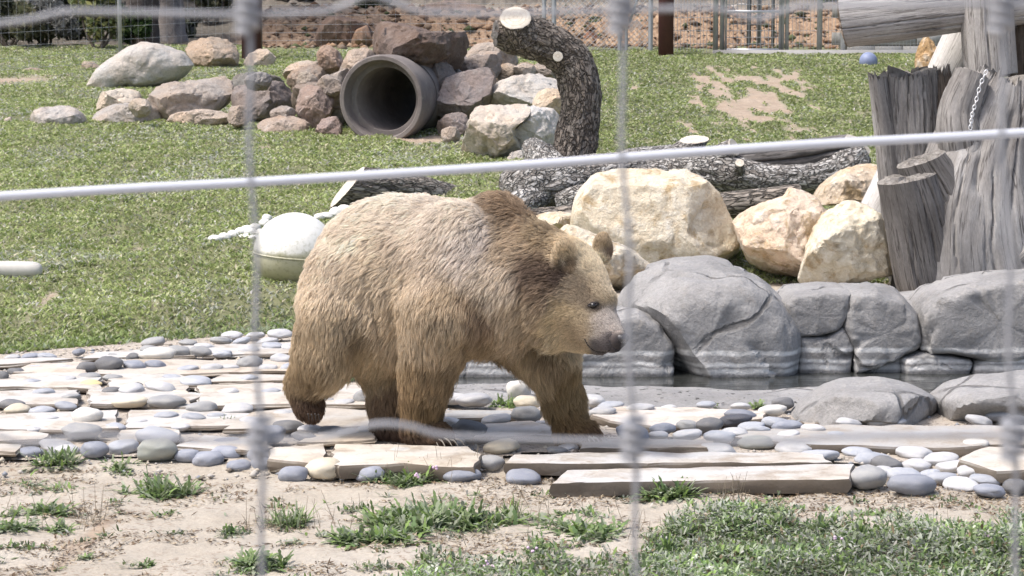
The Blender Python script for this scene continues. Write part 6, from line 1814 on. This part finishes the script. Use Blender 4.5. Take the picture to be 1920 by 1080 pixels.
weed(1345, 766, 30, 'tiny yellow green plant at the pond lip', 26, 22, (.03, .05), (.004, .006), .5, z=-.04, rosettes=3)
weed(360, 798, 90, 'thin grey green weed growing between the left flagstones', 90, 23, (.03, .06), (.003, .005), .5, z=-.04, rosettes=8)
weed(424, 800, 22, 'small green tuft between flagstones left of the bear', 36, 24, (.03, .07), (.003, .005), 1.0, z=-.04, rosettes=2)
weed(650, 715, 70, 'grassy tuft behind the bear under its belly', 90, 25, (.05, .12), (.003, .005), 1.0, False, z=-.04, rosettes=4)
weed(1555, 955, 40, 'tiny bright sprout on the soil near the speckled pebble', 30, 26, (.02, .04), (.004, .007), .5)
weed(965, 975, 50, 'thin dry stalked weed right of the largest patch', 40, 27, (.06, .12), (.002, .003), 1.2, False, rosettes=3)

# dense ground cover at the lower right
def cover(n, seed=3):
    r = np.random.default_rng(seed)
    out = []
    def inpoly(px, py, poly):
        poly = np.array(poly, float); c = np.zeros(len(px), bool); j = len(poly) - 1
        for i in range(len(poly)):
            xi, yi = poly[i]; xj, yj = poly[j]
            c ^= ((yi > py) != (yj > py)) & (px < (xj - xi) * (py - yi) / (yj - yi + 1e-9) + xi); j = i
        return c
    y = r.uniform(6.7, 9.1, n); x = r.uniform(-2.3, 2.4, n)
    z = np.full(n, -.072)
    u, v = px_of(np.stack([x, y, z], 1))
    jit = 26 * fbm(np.stack([x * 5, y * 5, x * 0], 1), 3)
    A = inpoly(u, v + jit, [(1185, 1400), (1200, 1060), (1215, 1015), (1260, 985), (1360, 968), (1440, 972), (1520, 985), (1620, 990), (1720, 1003), (1800, 1000), (1990, 985), (2100, 1400)])
    B = inpoly(u, v + jit, [(720, 1400), (760, 1078), (860, 1060), (960, 1052), (1040, 1058), (1120, 1050), (1210, 1060), (1210, 1400)])
    dens = fbm(np.stack([x * 4, y * 4, x * 0 + 5], 1), 3)
    loose = (v > 930) & (fbm(np.stack([x * 5.5, y * 5.5, x * 0 + 31], 1), 3) > .42) & (r.random(n) < .30)
    ok = loose | (A & (r.random(n) < .9 + .6 * dens)) | (B & (r.random(n) < .55 + .5 * dens))
    x, y, z = x[ok], y[ok], z[ok]; n = len(x)
    thin = np.where(A[ok] | B[ok], 1.0, .25)
    hgt = thin * r.random(n) ** 1.4 * .075 * np.clip(.75 + 1.1 * fbm(np.stack([x * 2.3, y * 2.3, x * 0 + 9], 1), 3), .15, 1.8)
    base = np.stack([x, y, z + hgt], 1)
    az = r.uniform(0, 2 * np.pi, n); el = np.clip(r.normal(.55, .45, n), -.1, 1.5)
    L = r.uniform(.014, .042, n); W = r.uniform(.0028, .0068, n)
    V, Q, per = leaf_strips(base, az, el, L, W, r.uniform(.0, .5, n), True, True)
    p2 = np.stack([x, y, x * 0], 1)
    cl = fbm(p2 * 3 + 4, 3)[:, None]
    c = WC[r.integers(0, len(WC), n)]
    silv = np.array([.37, .39, .32])
    c = np.where((r.random(n)[:, None] < .22 + .55 * cl), silv, c)
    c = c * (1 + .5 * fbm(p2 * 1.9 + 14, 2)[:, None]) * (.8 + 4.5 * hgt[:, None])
    c = np.where(r.random(n)[:, None] < .04, np.array([.45, .44, .40]), c)
    c = np.where(r.random(n)[:, None] < .03, np.array([.22, .17, .10]), c)
    c = c * r.uniform(.7, 1.25, n)[:, None]
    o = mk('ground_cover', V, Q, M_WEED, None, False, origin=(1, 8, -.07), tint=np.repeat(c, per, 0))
    kind(o, 'stuff'); o['label'] = 'dense low grey green weeds covering the soil at the lower right'
    # taller sprigs
    m = 60; k = r.choice(n, m)
cover(270000)
for k, (px, py) in enumerate([(1360, 1000), (1405, 992), (1455, 1000), (1540, 1005), (1285, 1010), (1250, 1040), (1610, 1015)]):
    weed(px, py, 22, ['tallest', 'second tall', 'broad', 'thin', 'leaning', 'low', 'short'][k] + ' green sprig rising from the weeds at the lower right, ' + ['near the slab', 'left of centre', 'in the middle', 'right of centre', 'at the left end', 'by the wire', 'at the right end'][k], 26, 60 + k, (.05, .095), (.006, .011), 1.15, rosettes=2, group='tall sprigs above the ground cover')

# flowers of the pink flowered weed and dry stalks
def stalks(name, n, seed, areas, label, col, hr=(.05, .14), rr=.0012):
    r = np.random.default_rng(seed); mb = MB()
    for k in range(n):
        a0, b0, a1, b1 = areas[k % len(areas)]
        px, py = r.uniform(a0, a1), r.uniform(b0, b1)
        a, b = (px - 960) / F, (540 - py) / F
        d = np.array([a, _c + b * _s, -_s + b * _c]); p = np.array([0, 0, CAM_Z]) + d * ((-.07 - CAM_Z) / d[2])
        hh = r.uniform(*hr); e = p + np.array([r.normal() * .2 * hh, r.normal() * .2 * hh, hh])
        V, Fc, _ = tube_arr(smooth_path([p, (p + e) / 2 + r.normal(size=3) * .006, e], 5), np.linspace(rr, rr * .5, 5), 4, caps=False)
        mb.add(V, Fc)
    V, Fc = mb.get()
    o = mk(name, V, Fc, plain(name + '_fibre', col, .8), None); kind(o, 'stuff'); o['label'] = label
stalks('dry_stalks', 130, 4, [(0, 960, 200, 1000), (620, 960, 960, 1040), (960, 950, 1200, 1020), (720, 870, 900, 915), (1200, 980, 1900, 1060), (1350, 942, 1400, 950), (440, 990, 620, 1000)], 'thin dry weed stalks standing among the weeds', (.20, .17, .12))
fl = MB(); r = np.random.default_rng(8)
th, ph, Fc = sphere_grid(8, 6)
U8 = np.stack([np.sin(ph) * np.cos(th), np.cos(ph), np.sin(ph) * np.sin(th)], 1)
for (px, py) in ((788, 892), (815, 875), (925, 1062), (915, 1058), (1000, 1030), (1853, 1005), (1570, 1010)):
    for q in range(4):
        fl.add(U8 * .006 + P(px + r.normal() * 4, py + r.normal() * 2.5, F * 1.83 / (py + 25 - 69)) , Fc)
o = mk('pink_flowers', *fl.get(), plain('pale_pink_petal', (.62, .45, .58), .6), None); kind(o, 'stuff'); o['label'] = 'tiny pale pink flowers among the weeds'

# grit packed between the stones of the path
def grit(n, seed=6):
    r = np.random.default_rng(seed)
    y = r.uniform(9.3, 13.6, n); x = r.uniform(-3.3, 3.3, n)
    d = fbm(np.stack([x * 2.5, y * 4, x * 0 + 2], 1), 3)
    ok = (y < lawn_edge(x) + .15) & ~((x > -.4) & (y > 11.0)) & (d > -.15)
    x, y = x[ok], y[ok]; n = len(x)
    ico = np.array([[1, 0, 0], [-1, 0, 0], [0, 1, 0], [0, -1, 0], [0, 0, 1], [0, 0, -1]], float)
    tri = np.array([[0, 2, 4], [2, 1, 4], [1, 3, 4], [3, 0, 4], [2, 0, 5], [1, 2, 5], [3, 1, 5], [0, 3, 5]])
    sz = (.004 + .016 * r.random(n) ** 3)[:, None, None] * np.stack([r.uniform(.8, 1.4, n), r.uniform(.8, 1.4, n), r.uniform(.5, .9, n)], 1)[:, None, :]
    c = np.stack([x, y, T(x, y) + .012], 1)
    rot = r.uniform(0, 6.28, n); cs, sn = np.cos(rot)[:, None], np.sin(rot)[:, None]
    V = ico[None] * sz
    V = np.stack([V[..., 0] * cs - V[..., 1] * sn, V[..., 0] * sn + V[..., 1] * cs, V[..., 2]], -1) + c[:, None, :]
    Fx = (np.arange(n) * 6)[:, None, None] + tri[None]
    cols = np.array([(.30, .27, .23), (.42, .39, .35), (.2, .17, .14), (.48, .43, .35), (.26, .27, .29)])
    o = mk('path_grit', V.reshape(-1, 3), Fx.reshape(-1, 3), M_GRIT, None, False, origin=(0, 11, -.05), tint=np.repeat(cols[r.integers(0, 5, n)], 6, 0))
    kind(o, 'stuff'); o['label'] = 'loose grit and soil crumbs between the stones of the path'
tg = NT('grit'); M_GRIT = tg.done(tg.attr('tint'), .9, None, .2)
grit(16000)
# crumbs, twigs and dead leaves on the soil and path
def litter(n, seed=2):
    r = np.random.default_rng(seed)
    y = r.uniform(6.8, 9.55, n); x = r.uniform(-2.4, 2.4, n)
    d = fbm(np.stack([x * 2.2, y * 3.5, x * 0], 1), 4, .6)
    u, v = px_of(np.stack([x, y, x * 0 - .07], 1))
    extra = np.exp(-((v - 925) / 25) ** 2) * .4 * (u > 900) + np.exp(-(((u - 1730) / 170) ** 2 + ((v - 938) / 18) ** 2)) * .9 + np.exp(-(((u - 1130) / 90) ** 2 + ((v - 935) / 14) ** 2)) * .7
    ok = d + extra > .16
    x, y = x[ok], y[ok]; n = len(x)
    z = T(x, y) + bump_t(x, y)
    az = r.uniform(0, 2 * np.pi, n); L = .004 + .018 * r.random(n) ** 2; W = r.uniform(.0015, .005, n)
    a = np.stack([np.cos(az), np.sin(az), r.normal(size=n) * .25], 1); b = np.stack([-np.sin(az), np.cos(az), r.normal(size=n) * .3], 1)
    c = np.stack([x, y, z + .004 + .004 * r.random(n)], 1)
    V = np.stack([c - a * L[:, None], c + b * W[:, None], c + a * L[:, None], c - b * W[:, None]], 1).reshape(-1, 3)
    cols = np.array([(.12, .08, .05), (.2, .14, .09), (.3, .23, .15), (.08, .06, .04), (.45, .38, .27)])
    t_ = cols[r.integers(0, 5, n)] * r.uniform(.8, 1.2, n)[:, None]
    o = mk('leaf_litter', V, np.arange(4 * n).reshape(n, 4), M_WEED, None, False, origin=(0, 8, -.07), tint=np.repeat(t_, 4, 0))
    kind(o, 'stuff'); o['label'] = 'scattered dead leaf crumbs and twigs on the sandy soil'
litter(52000)
# twigs along the slab
stalks('fallen_twigs', 0, 5, [(0, 0, 1, 1)], '', (.2, .2, .2)) if False else None
mb = MB(); r = np.random.default_rng(12)
for (u0, v0, u1, v1, rr) in ((1360, 920, 1415, 934, .004), (1365, 926, 1440, 938, .003), (1450, 922, 1458, 916, .002), (1585, 962, 1605, 985, .004), (455, 884, 476, 889, .003), (1060, 935, 1085, 928, .0025), (330, 873, 365, 876, .003), (1455, 946, 1480, 952, .003)):
    def gp_(px, py):
        a, b = (px - 960) / F, (540 - py) / F
        d = np.array([a, _c + b * _s, -_s + b * _c]); return np.array([0, 0, CAM_Z]) + d * ((-.062 - CAM_Z) / d[2])
    a, b = gp_(u0, v0), gp_(u1, v1)
    V, Fc, _ = tube_arr(smooth_path([a, (a + b) / 2 + [0, .01, .008], b], 6), np.linspace(rr, rr * .5, 6), 6); mb.add(V, Fc)
o = mk('fallen_twigs', *mb.get(), plain('bleached_twig', (.42, .36, .28), .8), None); kind(o, 'stuff'); o['label'] = 'bleached fallen twigs lying on the soil by the front flagstone'

# ---------------------------------------------------------------- near fence and the electric tape
M_NEAR = plain('weathered_fence_wire', (.30, .305, .325), .55, .2, var=.1, scale=80)
nf = empty('wire_fence', (0, .9, -.07))
tag(nf, 'blurred galvanised knotted wire fence right before the camera', 'fence')
YN = .9
def wire(name, pts, r, n=60, parent=nf, mat=M_NEAR, Yd=YN):
    W = smooth_path(np.array([P(a, b, Yd) for a, b in pts]), n)
    V, Fc, _ = tube_arr(W, np.full(n, r), 10)
    return mk(name, V, Fc, mat, parent)
wire('line_wire', [(-2400, 40), (-1200, 28), (-500, 30), (-150, 60), (0, 44), (60, 36), (120, 22), (200, 22), (430, 27), (600, 22), (650, 8), (692, -8), (740, 4), (790, 22), (900, 26), (1145, 20), (1330, 16), (1390, 28), (1425, 35), (1470, 20), (1540, 12), (1860, 8), (2050, 14), (2500, 12), (3400, 24), (4300, 16)], .00115, 140)
wire('line_wire', [(-2400, 820), (-1200, 830), (-500, 826), (-60, 814), (40, 830), (110, 824), (170, 816), (300, 822), (480, 826), (600, 822), (660, 806), (715, 795), (770, 800), (830, 816), (950, 822), (1180, 828), (1400, 828), (1500, 826), (1570, 818), (1870, 816), (2000, 812), (2500, 815), (3400, 822), (4300, 816)], .00115, 140)
wire('line_wire', [(-2400, -770), (1000, -790), (4300, -800)], .0024, 20)
wire('line_wire', [(-2400, 1620), (1000, 1630), (4300, 1625)], .0024, 20)
for (a, b) in (((436, -900), (520, 1900)), ((1132, -900), (1222, 1900)), ((1846, -900), (1934, 1900)), ((-270, -900), (-190, 1900)), ((2560, -900), (2640, 1900)), ((-980, -900), (-900, 1900)), ((-1690, -900), (-1610, 1900)), ((3270, -900), (3350, 1900)), ((3980, -900), (4060, 1900))):
    def xat(v): return a[0] + (b[0] - a[0]) * (v - a[1]) / (b[1] - a[1])
    wire('stay_wire', [(xat(v) + (4 * math.sin(v / 60.0)), v) for v in range(-900, 1901, 40)], .00115, 150)
    for v0 in (22, 822):
        x0 = xat(v0)
        # hinge knot: the stay wound round the line wire
        k = []
        for q in range(26):
            an = q * .95
            k.append(P(x0 + 17 * math.cos(an), v0 - 36 + q * 3.0, YN) + np.array([0, math.sin(an) * .0038, 0]))
        V, Fc, _ = tube_arr(smooth_path(k, 90), np.full(90, .0018), 7)
        mk('knot', V, Fc, M_NEAR, nf)
t = NT('electric_fence_polytape')
n = t.noise(t.coord('Object', (1, 1, 60)), 14, 3)
M_TAPE = t.done(t.mix(n, (.47, .49, .55), (.62, .64, .69)), .6, None, .3)
tp = [P(a, b, 2.5) for a, b in ((-6000, 790), (-1500, 468), (0, 368), (500, 340), (960, 311), (1450, 275), (1920, 249), (3400, 160), (7000, -60))]
C = smooth_path(np.array(tp), 60)
hw = np.array([0, .0004, .0052])
V = np.concatenate([C + hw, C - hw, C - hw + [0, .0012, 0], C + hw + [0, .0012, 0]])
m = 60; i = np.arange(m - 1)
Q = np.concatenate([np.stack([k * m + i, ((k + 1) % 4) * m + i, ((k + 1) % 4) * m + i + 1, k * m + i + 1], 1) for k in range(4)])
o = mk('electric_fence_tape', V, Q, M_TAPE, None, False)
tag(o, 'white electric fence tape stretched across the view behind the near wire fence', 'fence tape')
bpy.context.view_layer.update()
